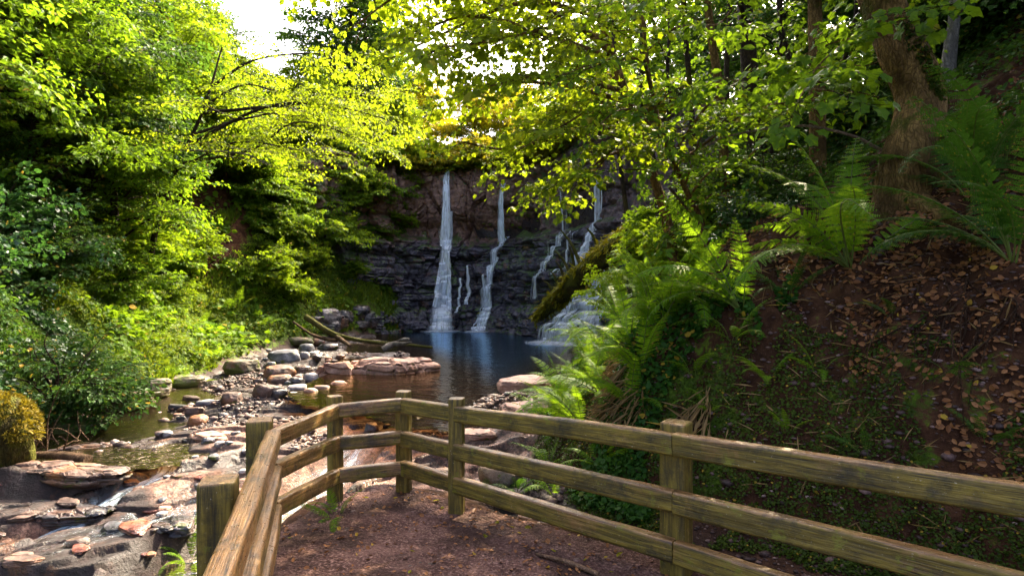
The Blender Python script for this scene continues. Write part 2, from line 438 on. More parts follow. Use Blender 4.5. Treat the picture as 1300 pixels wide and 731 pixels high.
def build_path():
    nx, ny = 330, 360
    X, Y = np.meshgrid(np.linspace(-2.1, 3.4, nx), np.linspace(-.6, 5.65, ny), indexing='ij')
    sd = in_poly(X, Y, PATHPOLY)
    z = height(X, Y) + 0.012 + .014 * fbm(X * 6, Y * 6, oct=4, seed=81) - .12 * (1 - sstep(-.10, .06, sd))
    f = grid_faces(nx, ny); ok = (sd.ravel()[f] > -.12).all(1)
    mb = MB(); mb.add(np.stack([X, Y, z], -1).reshape(-1, 3), f[ok], 0, True)
    return tag(mb.build('path', mat_path()), kind='structure')

# ------------------------------------------------------------------ water
def mat_water(name, brown, blue, scale, bump, rough=.05, gcol=(.8, .9, 1.0), ior=1.33):
    n = N(name)
    p = n.pos((1, 1.9, 1)); q = n.pos((.35, 1.0, 1))
    h = n.math('ADD', n.math('MULTIPLY', n.noise(p, scale, 3, .5, .6), 1.0), n.math('MULTIPLY', n.noise(q, scale * 2.3, 3, .55), .6))
    b = n.bump(h, bump, .05)
    deep = n.attr('deep')
    tr = n.n('ShaderNodeBsdfTransparent'); n.put(tr.inputs[0], brown)
    df = n.n('ShaderNodeBsdfDiffuse'); n.put(df.inputs[0], n.mix(n.rng(deep, .35, .9), (.030, .016, .005), blue))  # deep colour also holds the blue of the reflected sky
    body = n.mixsh(deep, tr.outputs[0], df.outputs[0])
    gl = n.n('ShaderNodeBsdfGlossy'); gl.inputs['Roughness'].default_value = rough; n.put(gl.inputs['Normal'], b)
    n.put(gl.inputs['Color'], n.mix(n.rng(deep, .40, .8), (.62, .48, .34), gcol))
    fr = n.n('ShaderNodeFresnel'); fr.inputs['IOR'].default_value = ior; n.put(fr.inputs['Normal'], b)
    return n.done(n.mixsh(fr.outputs[0], body, gl.outputs[0]))

def water_sheet(name, poly, z, mat, deepf, step=.12):
    a = np.array(poly); x0, y0 = a.min(0); x1, y1 = a.max(0)
    nx, ny = int((x1 - x0) / step) + 2, int((y1 - y0) / step) + 2
    X, Y = np.meshgrid(np.linspace(x0, x1, nx), np.linspace(y0, y1, ny), indexing='ij')
    sd = in_poly(X, Y, poly); f = grid_faces(nx, ny); ok = (sd.ravel()[f] > -.12).all(1)
    zz = z + .006 * fbm(X * 2.2, Y * 3.5, oct=3, seed=90)
    mb = MB(); mb.add(np.stack([X, Y, zz], -1).reshape(-1, 3), f[ok], 0, True, deep=deepf(X, Y).ravel())
    return tag(mb.build(name, mat), kind='structure')

def build_water():
    main = [(-9, 26.5), (-3.7, 29.6), (0, 29), (3.2, 24.6), (4.4, 20), (2.6, 15.5), (1.6, 11), (.9, 9.2), (.3, 7.9), (-.6, 7.6), (-1.6, 7.9), (-2.5, 8.9), (-3.4, 9.4), (-4.2, 10.6), (-4.2, 13), (-5, 17), (-6, 21), (-7.5, 24)]
    deepf = lambda X, Y: .36 + .60 * sstep(.2, 2.6, in_poly(X, Y, POOLPOLY))
    water_sheet('water', main, POOL_Z, mat_water('pool_water', (.34, .18, .07), (.004, .026, .080), 2.6, .38, .10, (.55, .78, 1.0), 1.28), deepf)
    side = [(-8.2, 13.5), (-7.6, 14.3), (-5.6, 14.2), (-4.4, 12.6), (-3.9, 10.4), (-3.3, 8.9), (-3.45, 8.05), (-3.9, 7.35), (-4.5, 6.98), (-5.5, 6.73), (-6.6, 6.78), (-8.3, 7.0), (-8.6, 9)]
    water_sheet('water', side, SIDE_Z, mat_water('stream_water', (.26, .13, .05), (.012, .008, .004), 5.5, 1.0, .16, (.62, .52, .42), 1.22), lambda X, Y: .36 + .3 * sstep(0, 1.2, in_poly(X, Y, side)))
    gl = [(-3.3, 4.0), (-3.1, 5.2), (-2.95, 7.0), (-2.7, 7.9), (-2.1, 7.9), (-1.9, 7.0), (-2.0, 5.6), (-2.3, 4)]
    water_sheet('water', gl, -.88, mat_water('gully_water', (.25, .35, .4), (.02, .10, .16), 5, .9, .1), lambda X, Y: .5 + 0 * X, .06)

def mat_fall(name='falling_water', col=(.88, .94, 1.0), dens=.5):
    n = N(name)
    u, v = n.attr('across'), n.attr('along')
    c = n.n('ShaderNodeCombineXYZ'); n.put(c.inputs[0], n.math('MULTIPLY', u, 17)); n.put(c.inputs[1], n.math('MULTIPLY', v, 1.3)); n.put(c.inputs[2], n.attr('sid'))
    s1 = n.noise(c.outputs[0], 1.0, 4, .6, .3)
    c2 = n.n('ShaderNodeCombineXYZ'); n.put(c2.inputs[0], n.math('MULTIPLY', u, 9)); n.put(c2.inputs[1], n.math('MULTIPLY', v, 3.5)); n.put(c2.inputs[2], n.attr('sid'))
    s2 = n.noise(c2.outputs[0], 1.0, 3, .6)
    a = n.math('MULTIPLY', n.rng(s1, .18, .46), n.rng(s2, .3, .6, .7, 1.5))
    a = n.math('MULTIPLY', a, n.attr('dens'))
    tr = n.n('ShaderNodeBsdfTransparent')
    df = n.n('ShaderNodeBsdfDiffuse'); n.put(df.inputs[0], col)
    tl = n.n('ShaderNodeBsdfTranslucent'); n.put(tl.inputs[0], col)
    gl = n.n('ShaderNodeBsdfGlossy'); gl.inputs['Roughness'].default_value = .25
    w = n.mixsh(.12, n.mixsh(.5, df.outputs[0], tl.outputs[0]), gl.outputs[0])
    return n.done(n.mixsh(a, tr.outputs[0], w))

def ribbon(mb, path, width, seg_n=7, bulge=.3, dens=1.0, sid=0.0, sidev=None, mat=0):
    """a sheet of water along a path: width and density vary along it; edges thin out"""
    p = np.asarray(path, float); n = len(p)
    w = np.broadcast_to(np.asarray(width, float), (n,)); dn = np.broadcast_to(np.asarray(dens, float), (n,))
    T = np.gradient(p, axis=0); T /= np.linalg.norm(T, axis=1, keepdims=True) + 1e-9
    if sidev is None:
        S = np.cross(T, [0, 0, 1.0]); S /= np.linalg.norm(S, axis=1, keepdims=True) + 1e-9
    else: S = np.broadcast_to(np.asarray(sidev, float), (n, 3))
    B = np.cross(S, T); B *= np.where((B[:, 1:2] > 0), -1, 1) if sidev is not None else np.where(B[:, 2:3] < 0, -1, 1)
    u = np.linspace(-1, 1, seg_n)
    v = p[:, None] + S[:, None] * (u[None, :, None] * w[:, None, None] / 2) + B[:, None] * (bulge * (1 - u ** 2)[None, :, None] * w[:, None, None] / 2)
    L = np.concatenate([[0], np.cumsum(np.linalg.norm(np.diff(p, axis=0), axis=1))])
    edge = 1 - np.abs(u) ** 2.2
    mb.add(v.reshape(-1, 3), grid_faces(n, seg_n), mat, True, across=np.tile(u * .5, n) * np.repeat(np.maximum(w, .1), seg_n) * 1.0 / .5,
           along=np.repeat(L, seg_n), dens=(dn[:, None] * edge[None]).ravel(), sid=sid)

def chute():
    M = mat_fall('white_water', (.66, .80, .92)); g = np.random.default_rng(12)
    def draped(name, label, line, zl, i0, i1, wid, nst, env, dmax):
        mb = MB(); n = 150; path = smooth_path(np.column_stack([line, zl]), 300)[int(i0 * 299):int(i1 * 299) + 1]
        path = path[np.linspace(0, len(path) - 1, n).astype(int)]; tt = np.linspace(0, 1, n)
        T = np.gradient(path[:, :2], axis=0); T /= np.linalg.norm(T, axis=1, keepdims=True); S = np.stack([T[:, 1], -T[:, 0]], 1)
        e = np.interp(tt, *env)
        for k in range(nst):
            lat = wid * (g.uniform(-1, 1) * .5 + .22 * vnoise(tt * 7 + k * 11, 0 * tt) + .08 * vnoise(tt * 23 + k * 5, 0 * tt))
            c = path[:, :2] + S * lat[:, None]; w = g.uniform(.02, .09) * (1 + .6 * vnoise(tt * 9, 0 * tt + k)) if k > 1 else wid * .8
            u = np.linspace(-.5, .5, 5); xy = c[:, None] + S[:, None] * (u[None, :, None] * (w if np.isscalar(w) else w[:, None])[..., None] if not np.isscalar(w) else u[None, :, None] * w)
            z = np.maximum(height(xy[..., 0].ravel(), xy[..., 1].ravel()).reshape(n, 5) + .014, path[:, 2:3] - .015) + .003 * k + .010 * fbm(xy[..., 0] * 9, xy[..., 1] * 9, oct=2, seed=k)
            d = e * np.clip(.5 + .95 * vnoise(tt * 10 + k * 9, np.full(n, 1.)), .0, 1.2) * (dmax if k > 1 else .45 * dmax)
            mb.add(np.concatenate([xy, z[..., None]], -1).reshape(-1, 3), grid_faces(n, 5), 0, True, across=np.tile(u * .6, n) + k, along=np.repeat(tt * 4, 5), dens=(d[:, None] * (1 - np.abs(u * 2) ** 2)[None]).ravel(), sid=k * 3.1)
        tag(mb.build(name, M), label, 'cascade')
    draped('stream_chute', 'narrow white chute of water sliding down between the dark rock slabs', CHUTE, CHUTE_Z, .12, .80, .20, 16, ([0, .1, .25, .45, .6, .8, 1], [.2, .8, 1, .7, 1, .6, .3]), 1.1)
    L3 = np.array([(-3.35, 6.9), (-3.42, 6.4), (-3.55, 5.9), (-3.85, 5.35), (-4.2, 4.9)])
    draped('water_film', 'thin film of water striping the dark slab beside the cut fence post', L3, height(L3[:, 0], L3[:, 1]), .05, .95, .5, 12, ([0, .3, .7, 1], [.1, .7, .5, .1]), .26)
    draped('stream_cascade', 'blue white cascade in the rock gully seen through the corner of the fence', GULLY, GULLY_Z, .08, .6, .34, 14, ([0, .2, .5, .8, 1], [.3, .8, .5, .3, .1]), .55)

# ------------------------------------------------------------------ cliff and falls
def cliff_frame():
    pts = smooth_path(np.column_stack([CLIFF, np.zeros(len(CLIFF))]), 900)[:, :2]
    s = np.concatenate([[0], np.cumsum(np.linalg.norm(np.diff(pts, axis=0), axis=1))])
    T = np.gradient(pts, axis=0); T /= np.linalg.norm(T, axis=1, keepdims=True)
    k = np.ones(81) / 81; T = np.stack([np.convolve(np.pad(T[:, i], 40, mode='edge'), k, 'valid') for i in (0, 1)], 1); T /= np.linalg.norm(T, axis=1, keepdims=True)
    return pts, s, np.stack([T[:, 1], -T[:, 0]], 1)       # outward = towards the pool
CPT, CS, CN = cliff_frame()
def s_at_x(x): return float(np.interp(x, CPT[:, 0], CS))
CTOP = 8.35
def cliff_out(s, h):
    o = np.interp(h, [-1.3, 0, .55, .95, 1.2, 2.9, 3.35, 3.7, 4.5, 4.75, 5.6, 6.2, 7.6, 8.35], [1.5, 1.35, 1.15, .95, .62, .50, .42, .22, .12, -.22, -.20, .02, -.02, -.3])
    ws = s + .5 * fbm(s * .5, h * .5, oct=2, seed=2)
    fa, fb_, fid = worley(s * .42, h * .16, 51); ga, gb, gid0 = worley(s * 1.1, h * .5, 53)
    hw = h + .75 * (fid - .5) + .30 * (gid0 - .5) + .10 * fbm(s * .5, h * .5, oct=3, seed=5) + .05 * s * sstep(-3, 3, fbm(s * .1, h * .1, oct=1, seed=4))
    hw = hw + .12 * np.sin(hw * 3.1)
    low = 1 - sstep(4.3, 4.9, hw)
    lay = worley(ws * .55 + np.floor(hw / .42) * 3.3, np.floor(hw / .42) * 7.7 + .5, 7)[2]
    k = hw / .42; f = k - np.floor(k)
    am = .35 + .65 * sstep(-.35, .35, fbm(s * .45, h * .6, oct=3, seed=66))
    ledge = (lay - .5) * .55 - am * (.16 * (1 - sstep(0, .22, f)) + .10 * sstep(.85, 1, f))
    g1, g2, gid = worley(ws * .9 + 9, hw * .75, 47)
    ledge = ledge + (gid - .5) * .6 - .16 * (1 - sstep(0, .10, g2 - g1))
    k2 = hw / .15; f2 = k2 - np.floor(k2)
    lay2 = worley(ws * 1.7 + np.floor(k2) * 2.1, np.floor(k2) * 5.1 + .5, 17)[2]
    ledge2 = (lay2 - .5) * .16 - am * .05 * (1 - sstep(0, .3, f2))
    d1, d2, cid = worley(ws * .75, hw * .42 + .3, 41)
    block = (cid - .5) * .75 - .22 * (1 - sstep(0, .07, d2 - d1))
    e1, e2, eid = worley(ws * 2.4, hw * 1.6, 43)
    block = block + (eid - .5) * .16 - .06 * (1 - sstep(0, .1, e2 - e1))
    r = .14 * fbm(s * 1.4, h * 1.4, oct=5, seed=8) + .05 * fbm(s * 6, h * 6, oct=3, seed=9)
    over = -.55 * np.exp(-((hw - 5.2) / .35) ** 2) * sstep(.0, .5, fbm(s * .4 + 4, 0 * h, oct=2, seed=77) + .25)
    slot = -.30 * (1 - sstep(0, .16, np.abs(hw / .9 - np.round(hw / .9)) * .9)) * sstep(-.1, .25, fbm(s * .5, h * .4, oct=2, seed=88))
    joint = -.16 * (1 - sstep(0, .05, fb_ - fa)) - .07 * (1 - sstep(0, .06, gb - ga))
    return o + low * (ledge + ledge2) + (1 - low) * (block * 1.0 + over + slot) + joint + r
def cliff_pt(s, h, off=0.0):
    s = np.asarray(s, float); h = np.asarray(h, float)
    o = cliff_out(s, h) + off
    bx = np.interp(s, CS, CPT[:, 0]); by = np.interp(s, CS, CPT[:, 1])
    nx = np.interp(s, CS, CN[:, 0]); ny = np.interp(s, CS, CN[:, 1])
    return np.stack([bx + nx * o, by + ny * o, POOL_Z + h + 0 * s], -1)

def mat_cliff():
    n = N('wet_cliff'); p = n.pos()
    big = n.noise(p, .7, 5); mid = n.noise(n.pos((1, 1, 2.2)), 3.2, 6, .62); fin = n.noise(p, 24, 5, .65)
    up = n.attr('upper')
    lo = n.ramp(mid, [(.3, (.014, .013, .020)), (.52, (.058, .050, .068)), (.72, (.17, .145, .165))])
    hi = n.ramp(mid, [(.28, (.035, .018, .012)), (.5, (.17, .085, .055)), (.72, (.34, .20, .14))])
    c = n.mix(up, lo, hi)
    c = n.mix(n.rng(n.noise(p, 1.4, 4, .6), .58, .68, 0, .6), c, (.23, .10, .045))
    streak = n.noise(n.pos((3.2, 3.2, .25)), 2.0, 4)
    c = n.mix(n.rng(streak, .55, .7, 0, .65), c, (.012, .010, .010))
    mo = n.math('ADD', n.rng(up_z(n), .05, .7, -.1, .35), n.rng(n.noise(p, 1.9, 5, .6), .4, .7, -.3, .5))
    mo = n.rng(n.math('ADD', mo, n.attr('damp')), .22, .42)
    mc = n.ramp(fin, [(.3, (.010, .030, .003)), (.7, (.07, .13, .010))])
    c = n.mix(n.math('MULTIPLY', mo, .85), c, mc)
    rg = n.math('ADD', n.rng(n.noise(p, 2.5, 3), .35, .65, .22, .55), n.math('MULTIPLY', up, .25))
    b = n.bump(n.math('ADD', n.math('MULTIPLY', mid, .7), n.math('MULTIPLY', fin, .4)), .9, .10)
    return n.done(n.pbr(c, rg, b, .55))

def build_cliff():
    nu, nv = 820, 380
    s = np.linspace(CS[0], CS[-1], nu); h = np.linspace(-1.2, CTOP, nv)
    S, H = np.meshgrid(s, h, indexing='ij')
    v = cliff_pt(S, H)
    x = v[..., 0]
    up = sstep(4.0, 4.9, H + .5 * fbm(S * .6, H * .6, oct=3, seed=6)) * (1 - .6 * sstep(0, 2.5, x))
    damp = .25 * fbm(S * .5, H * .5, oct=3, seed=61) + .18 * sstep(-.5, 1.0, x) * (1 - sstep(2.0, 3.5, x)) - .12 * (1 - sstep(0, 1.2, H)) + .25 * (1 - sstep(-7.6, -6.2, x))
    # cap running back into the ground above
    v2 = np.concatenate([v, v[:, -1:] + np.stack([-np.interp(s, CS, CN[:, 0]) * 2.2, -np.interp(s, CS, CN[:, 1]) * 2.2, np.full(nu, -.1)], -1)[:, None]], 1)
    ex = lambda a: np.concatenate([a, a[:, -1:]], 1).ravel()
    mb = MB(); mb.add(v2.reshape(-1, 3), grid_faces(nu, nv + 1), 0, True, upper=ex(up), damp=ex(damp))
    return tag(mb.build('cliff', mat_cliff()), kind='structure')

def fall(name, label, strands, splash=None):
    """strands: (px at top, height top, px at foot, height foot, width top, width foot, density, free) -> draped over the rock"""
    mb = MB(); g = np.random.default_rng(int(abs(strands[0][0]) * 100) + 3); rows = []
    for (x0, h0, x1, h1, w0, w1, dn, free) in strands:
        rows.append((x0, h0, x1, h1, w0 * 1.15, w1 * 1.15, dn * .75, free))
        for j in range(max(2, int((w0 + w1) * 8))):
            q = g.uniform(-.46, .46); f = g.uniform(.0, .25) if j else 0
            rows.append((x0 + q * w0, h0 + (h1 - h0) * f, x1 + q * w1 * 1.1, h1, (.035 + .04 * g.random()) * (1 if j else 2), (.05 + .10 * g.random()) * (1 if j else 1.8), dn * (g.uniform(.7, 1.5) if j else 1.7), free))
    for k, (x0, h0, x1, h1, w0, w1, dn, free) in enumerate(rows):
        n = 80; t = np.linspace(0, 1, n)
        hh = h0 + (h1 - h0) * t
        s0, s1 = s_at_x(x0), s_at_x(x1)
        ss = s0 + (s1 - s0) * t ** 1.2 + .05 * np.minimum(1, 4 * t) * vnoise(t * 6 + k * 3.3, np.full(n, x0))
        o = cliff_out(ss, hh)
        # water follows ledges outwards at once and comes back in slowly
        oo = o.copy()
        for i in range(1, n): oo[i] = max(o[i], oo[i - 1] - free * (h0 - h1) / n)
        p = cliff_pt(ss, hh) ; add = (oo - o) + .05 + .004 * k
        nx = np.interp(ss, CS, CN[:, 0]); ny = np.interp(ss, CS, CN[:, 1])
        p[:, 0] += nx * add; p[:, 1] += ny * add
        side = np.stack([-ny, nx, 0 * nx], -1)
        ribbon(mb, p, w0 + (w1 - w0) * t + .12 * w1 * vnoise(t * 7, np.full(n, k * 1.7)), 5, .2, dn * np.clip(.85 + .35 * vnoise(t * 9, np.full(n, 4.4 * k)), .2, 1.1), k * 5.1 + x0, sidev=side)
    V0 = mb.v[0][-1].copy(); V0[2] = POOL_Z
    t_ = thing(name, V0, label, 'waterfall')
    for i in range(len(mb.v)): mb.v[i] = mb.v[i] - V0
    mb.build('stream_of_water', MFALL, t_)
    if splash:
        mb = MB()
        for cx, wd, hgt in splash:
            for k in range(26):
                s = s_at_x(cx) + rng.normal(0, wd * .4); base = cliff_pt(np.array([s]), np.array([.02]), .08 + .25 * abs(rng.normal()))[0] - V0
                a = rng.uniform(-.6, .6); hh = hgt * rng.uniform(.3, 1)
                t = np.linspace(0, 1, 12)[:, None]
                p = base + np.array([math.sin(a) * .25 * hh, -.35 * hh, 0]) * t + np.array([0, 0, 1.0]) * (hh * 4 * t * (1 - t) * .55)
                ribbon(mb, p, .05 + .16 * rng.random(), 5, .3, .8 * np.sin(np.linspace(0, np.pi, 12)) + .1, k * 1.3 + cx, sidev=(1, 0, 0))
        mb.build('splash', MFALL, t_)
        mb = MB()
        for cx, wd, hgt in splash:
            c = cliff_pt(np.array([s_at_x(cx)]), np.array([.02]), .25)[0]
            R_ = np.linspace(0, 1, 14)[:, None]; A_ = np.linspace(0, 2 * np.pi, 40, endpoint=False)[None]
            x = c[0] + wd * 1.5 * R_ * np.cos(A_); y = c[1] + (wd * 1.1 + .3) * R_ * np.sin(A_) - .15
            z = POOL_Z + .018 + .03 * (1 - R_) * (1 + fbm(x * 5, y * 5, oct=2, seed=5))
            mb.add(np.stack([x, y, z + 0 * x], -1).reshape(-1, 3) - V0, grid_faces(14, 40, True), 0, True, across=(x * .35).ravel(), along=(y * 2.2).ravel(), dens=((1 - R_) ** .7 * (1.0 + .0 * A_)).ravel(), sid=cx)
        mb.build('foam', MFALL, t_)
    return t_
MFALL = mat_fall()
def build_falls():
    X = lambda px, Y: (px - CX) / F * Y
    a = X(566, 28.6); st = [(a, 8.2, a - .10, 4.2, .36, .60, 1.0, .05), (a + .05, 8.2, a + .05, 4.0, .22, .34, 1.2, .05), (a - .02, 8.2, a - .05, 4.0, .12, .2, 1.4, .05), (a + .25, 6.0, a + .2, 3.9, .14, .28, .75, .1)]
    st += [(a - .05, 4.2, a - .45, 1.2, .36, .7, 1.1, .25), (a, 4.2, a + .05, 1.1, .26, .40, 1.4, .2), (a, 4.1, a - .22, 1.1, .24, .36, 1.3, .2), (a - .3, 3.4, a - .75, 1.2, .16, .26, 1.0, .2), (a - .4, 2.8, a - .62, 1.15, .12, .36, .9, .2), (a + .15, 4.0, a + .2, 1.0, .14, .2, 1.1, .2)]
    st += [(a - .35, 1.25, a - .45, 0, .85, 1.15, 1.3, .3), (a - .05, 1.25, a - .2, 0, .55, .9, 1.5, .3), (a - .5, 1.2, a - .6, 0, .4, .7, 1.0, .3), (a - .25, 1.3, a - .3, 0, .5, .7, 1.5, .3), (a + 1.4, 3.2, a + 1.4, 1.3, .05, .07, .8, .2), (a + .8, 2.6, a + .8, .9, .04, .06, .7, .2)]
    fall('waterfall', 'tallest white waterfall at the far end, dropping from the brown cliff and fanning out', st, [(a - .35, .7, .75)])
    a = X(645, 28.2); st = [(a, 7.2, a - .05, 4.35, .36, .5, .9, .05), (a, 7.2, a - .02, 4.35, .16, .2, 1.2, .05), (a - .55, 4.75, a - .85, 0, .42, .75, 1.0, .25), (a - .45, 4.75, a - .7, 0, .26, .42, 1.5, .22), (a - .48, 4.75, a - .78, 0, .14, .26, 1.6, .22), (a - .3, 3.6, a - 1.0, .1, .18, .36, .8, .2), (a - .38, 4.8, a - .5, 2.2, .1, .16, .8, .2)]
    fall('waterfall', 'slender second waterfall slanting down dark mossy rock, right of the tallest one', st, [(a - .75, .5, .4)])
    a = X(713, 25.5); st = [(a, 6.6, a - .1, 3.0, .2, .34, .55, .1), (a, 4.4, a - .45, 1.6, .18, .32, .8, .2), (a + .1, 6, a + .1, 4, .2, .25, .22, .1)]
    fall('waterfall', 'faint thin trickle of water on the mossy rock behind the fallen mossy trunk', st)
    a = X(748, 23.6); st = [(a, 6.5, a - .05, 2.9, .34, .40, .8, .05), (a + .1, 5.0, a - .1, 2.6, .24, .34, .7, .05), (a - .5, 4.4, a - .55, 2.6, .1, .14, .8, .1)]
    fall('waterfall', 'misty narrow waterfall half hidden by leaves just above the mossy trunk', st)
    a = X(772, 21.6); st = [(a - .1, 2.7, a - .6, 0, .45, .65, 1.0, .25), (a + .15, 2.8, a + .05, 0, .4, .6, 1.0, .25), (a + .05, 2.5, a - .35, 0, .4, .85, 1.1, .3), (a - .3, 2.0, a - .85, 0, .28, .4, .8, .25), (a + .3, 2.7, a + .35, .0, .2, .4, .6, .2), (a + .5, 3.4, a + .3, 2.6, .3, .3, .5, .2)]
    fall('waterfall', 'wide low bluish cascade fanning into the pool below the mossy trunk', st, [(a - .35, 1.2, .5)])
# ================================================================== the fence
def mat_wood():
    n = N('weathered_rail_wood'); o = n.coord('Object'); r = n.n('ShaderNodeObjectInfo').outputs['Random']
    sh = n.n('ShaderNodeVectorMath', operation='ADD'); n.put(sh.inputs[0], o)
    cb = n.n('ShaderNodeCombineXYZ'); n.put(cb.inputs[0], n.math('MULTIPLY', r, 37.0)); n.put(cb.inputs[1], n.math('MULTIPLY', r, 11.0)); n.put(sh.inputs[1], cb.outputs[0])
    v = sh.outputs[0]
    mp = n.n('ShaderNodeMapping'); n.put(mp.inputs[0], v); mp.inputs['Scale'].default_value = (1.1, 14, 14)
    g = n.noise(mp.outputs[0], 3.0, 6, .65, .4)
    mp2 = n.n('ShaderNodeMapping'); n.put(mp2.inputs[0], v); mp2.inputs['Scale'].default_value = (.7, 26, 26)
    g2 = n.noise(mp2.outputs[0], 5.0, 3, .6)
    big = n.noise(v, 2.2, 4, .6); spk = n.noise(v, 30, 4, .7)
    wood = n.ramp(g, [(.28, (.045, .019, .005)), (.5, (.20, .098, .030)), (.72, (.40, .23, .09))])
    green = n.ramp(g, [(.28, (.024, .018, .002)), (.5, (.115, .082, .006)), (.75, (.27, .19, .016))])
    mf = n.math('ADD', n.rng(big, .3, .7, -.35, .35), n.math('MULTIPLY', n.rng(spk, .3, .7), .35))
    mf = n.math('ADD', mf, n.rng(up_z(n), -.2, .75, .42, -.28))
    mf = n.math('ADD', mf, n.attr('mossy'))
    c = n.mix(n.rng(mf, .15, .55, 0, .9), wood, green)
    c = n.mix(n.rng(g2, .58, .68, 0, .9), c, (.010, .006, .003))
    c = n.mix(n.rng(n.noise(v, 55, 3, .7), .66, .72, 0, .8), c, (.42, .36, .25))        # pale lichen flecks
    c = n.mix(n.rng(n.noise(v, 4.3, 6, .75), .50, .66, 0, .8), c, (.016, .012, .005))
    c = n.mix(n.math('MULTIPLY', n.rng(n.noise(v, 7.5, 5, .7), .58, .68), n.rng(mf, .0, .4)), c, (.16, .15, .012))
    rg = n.math('ADD', n.rng(spk, .3, .7, .22, .5), n.math('MULTIPLY', n.rng(mf, .1, .5), .25))
    b = n.bump(n.math('ADD', n.math('MULTIPLY', g, .6), n.math('MULTIPLY', g2, -.5)), .7, .012)
    b = n.bump(spk, .35, .006, b)
    return n.done(n.pbr(c, rg, b, .5))

def beam(name, mat, A, B, th, hg, parent, origin, up=(0, 0, 1), mossy=0.0, seed=0, bow=0.008):
    A = np.asarray(A, float); B = np.asarray(B, float); L = np.linalg.norm(B - A); x = (B - A) / L
    y = np.cross(up, x); y /= np.linalg.norm(y); z = np.cross(x, y)
    r = min(.022, th * .24); cs = []
    for cx, cy, a0 in ((th / 2 - r, hg / 2 - r, 0), (-th / 2 + r, hg / 2 - r, 90), (-th / 2 + r, -hg / 2 + r, 180), (th / 2 - r, -hg / 2 + r, 270)):
        for k in range(5):
            a = math.radians(a0 + 22.5 * k); cs.append((cx + r * math.cos(a), cy + r * math.sin(a)))
    # extra points on the flats so that the sides can be uneven
    C = []
    for i in range(len(cs)):
        C.append(cs[i]); j = (i + 1) % len(cs); d = math.dist(cs[i], cs[j])
        for k in range(1, int(d / .02) + 1): C.append(tuple(np.array(cs[i]) + (np.array(cs[j]) - np.array(cs[i])) * k / (int(d / .02) + 1)))
    C = np.array(C); m = len(C); nl = max(int(L / .035), 8)
    t = np.concatenate([[0, .004], np.linspace(.012, L - .012, nl), [L - .004, L]]); sc = np.concatenate([[.93, .98], np.ones(nl), [.98, .93]])
    X = np.repeat(t[:, None], m, 1); Yc = C[None, :, 0] * sc[:, None]; Zc = C[None, :, 1] * sc[:, None]
    ang = np.arctan2(C[:, 1], C[:, 0])[None]
    d = .0045 * fbm(X * 5, np.cos(ang) * 2 + 0 * X, np.sin(ang) * 2 + 0 * X, 3, seed) + .002 * fbm(X * 2, np.cos(ang) * 14 + 0 * X, np.sin(ang) * 14 + 0 * X, 2, seed + 5)
    q = np.hypot(Yc, Zc) + 1e-9
    V = np.stack([X, Yc * (1 + d / q) + bow * vnoise(X * 1.1 + seed * 3.3, 0 * X) + bow * 1.5 * np.sin(np.pi * X / L) * ((seed % 3) - 1), Zc * (1 + d / q) + bow * .8 * vnoise(X * .9 + seed * 7.1, 0 * X + 4)], -1)
    mb = MB(); mb.add(V.reshape(-1, 3), grid_faces(len(t), m, True), 0, True, mossy=mossy)
    for k, fl in ((0, 0), (len(t) - 1, 1)):
        ring = np.concatenate([V[k], V[k].mean(0)[None]]); j = np.arange(m); f = np.stack([j, (j + 1) % m, np.full(m, m)], 1)
        mb.add(ring, f if fl else f[:, ::-1], 0, False, mossy=mossy)
    o = mb.build(name, mat, parent)
    M = Matrix(((x[0], y[0], z[0], A[0] - origin[0]), (x[1], y[1], z[1], A[1] - origin[1]), (x[2], y[2], z[2], A[2] - origin[2]), (0, 0, 0, 1)))
    o.matrix_basis = M
    return o

def build_fence():
    W = mat_wood(); org = np.array([-1.0, 5.24, -0.1])
    f = thing('wooden_fence', org, 'weathered mossy three rail timber fence around the viewing point above the stream', 'fence')
    # posts: x, y, top, size, turn in degrees
    posts = [(-1.42, 2.76, .80, .165, 18), (-1.76, 3.97, .82, .165, 18), (-1.555, 4.99, .80, .115, 40), (-1.0, 5.24, .80, .125, -8), (-.457, 4.71, .832, .125, -6), (1.045, 3.61, .885, .165, -38), (2.62, 2.27, .90, .15, -38), (-1.02, 1.4, .8, .15, 18)]
    for k, (x, y, top, s, a) in enumerate(posts):
        c, sn = math.cos(math.radians(a)), math.sin(math.radians(a))
        p = beam('post', W, (x, y, -1.1 if y < 4.4 and x < 0 else -.45), (x, y, top), s, s, f, org, up=(c, sn, 0), mossy=.30, seed=k + 3, bow=.004)
    th, hg = .075, .135
    def run(a, b, za, zb, ext_a=0., ext_b=0., s=0, mossy=0.0, hgt=hg, tk=th):
        A = np.array([a[0], a[1], 0.]); B = np.array([b[0], b[1], 0.]); d = (B - A) / np.linalg.norm(B - A)
        A -= d * ext_a; B += d * ext_b
        for i, (p, q) in enumerate(zip(za, zb)):
            beam('rail', W, (A[0], A[1], p - hgt / 2), (B[0], B[1], q - hgt / 2), tk, hgt, f, org, seed=s + i * 5, mossy=mossy)
    J0, J1, J2, J3 = (-1.635, 3.90), (-1.50, 4.87), (-.985, 5.11), (1.0, 3.50)
    J4 = (2.54, 2.16)
    run((-.70, 1.1), J0, (.765, .50, .24), (.765, .52, .26), 0, -.005, 11, -.22, .125, .10)
    run(J0, J1, (.765, .535, .275), (.75, .475, .20), -.005, -.003, 21, -.12, .12)
    run(J1, J2, (.75, .475, .20), (.76, .465, .195), -.004, -.003, 31, -.05, .12)
    run(J2, J3, (.76, .465, .195), (.838, .492, .187), -.004, -.002, 41, .22, .135)
    run(J3, J4, (.838, .492, .187), (.892, .49, .15), -.002, .05, 51, .22, .142)
    run(J4, (4.3, .62), (.892, .49, .15), (.93, .49, .12), -.06, 0, 61, .05, .142)

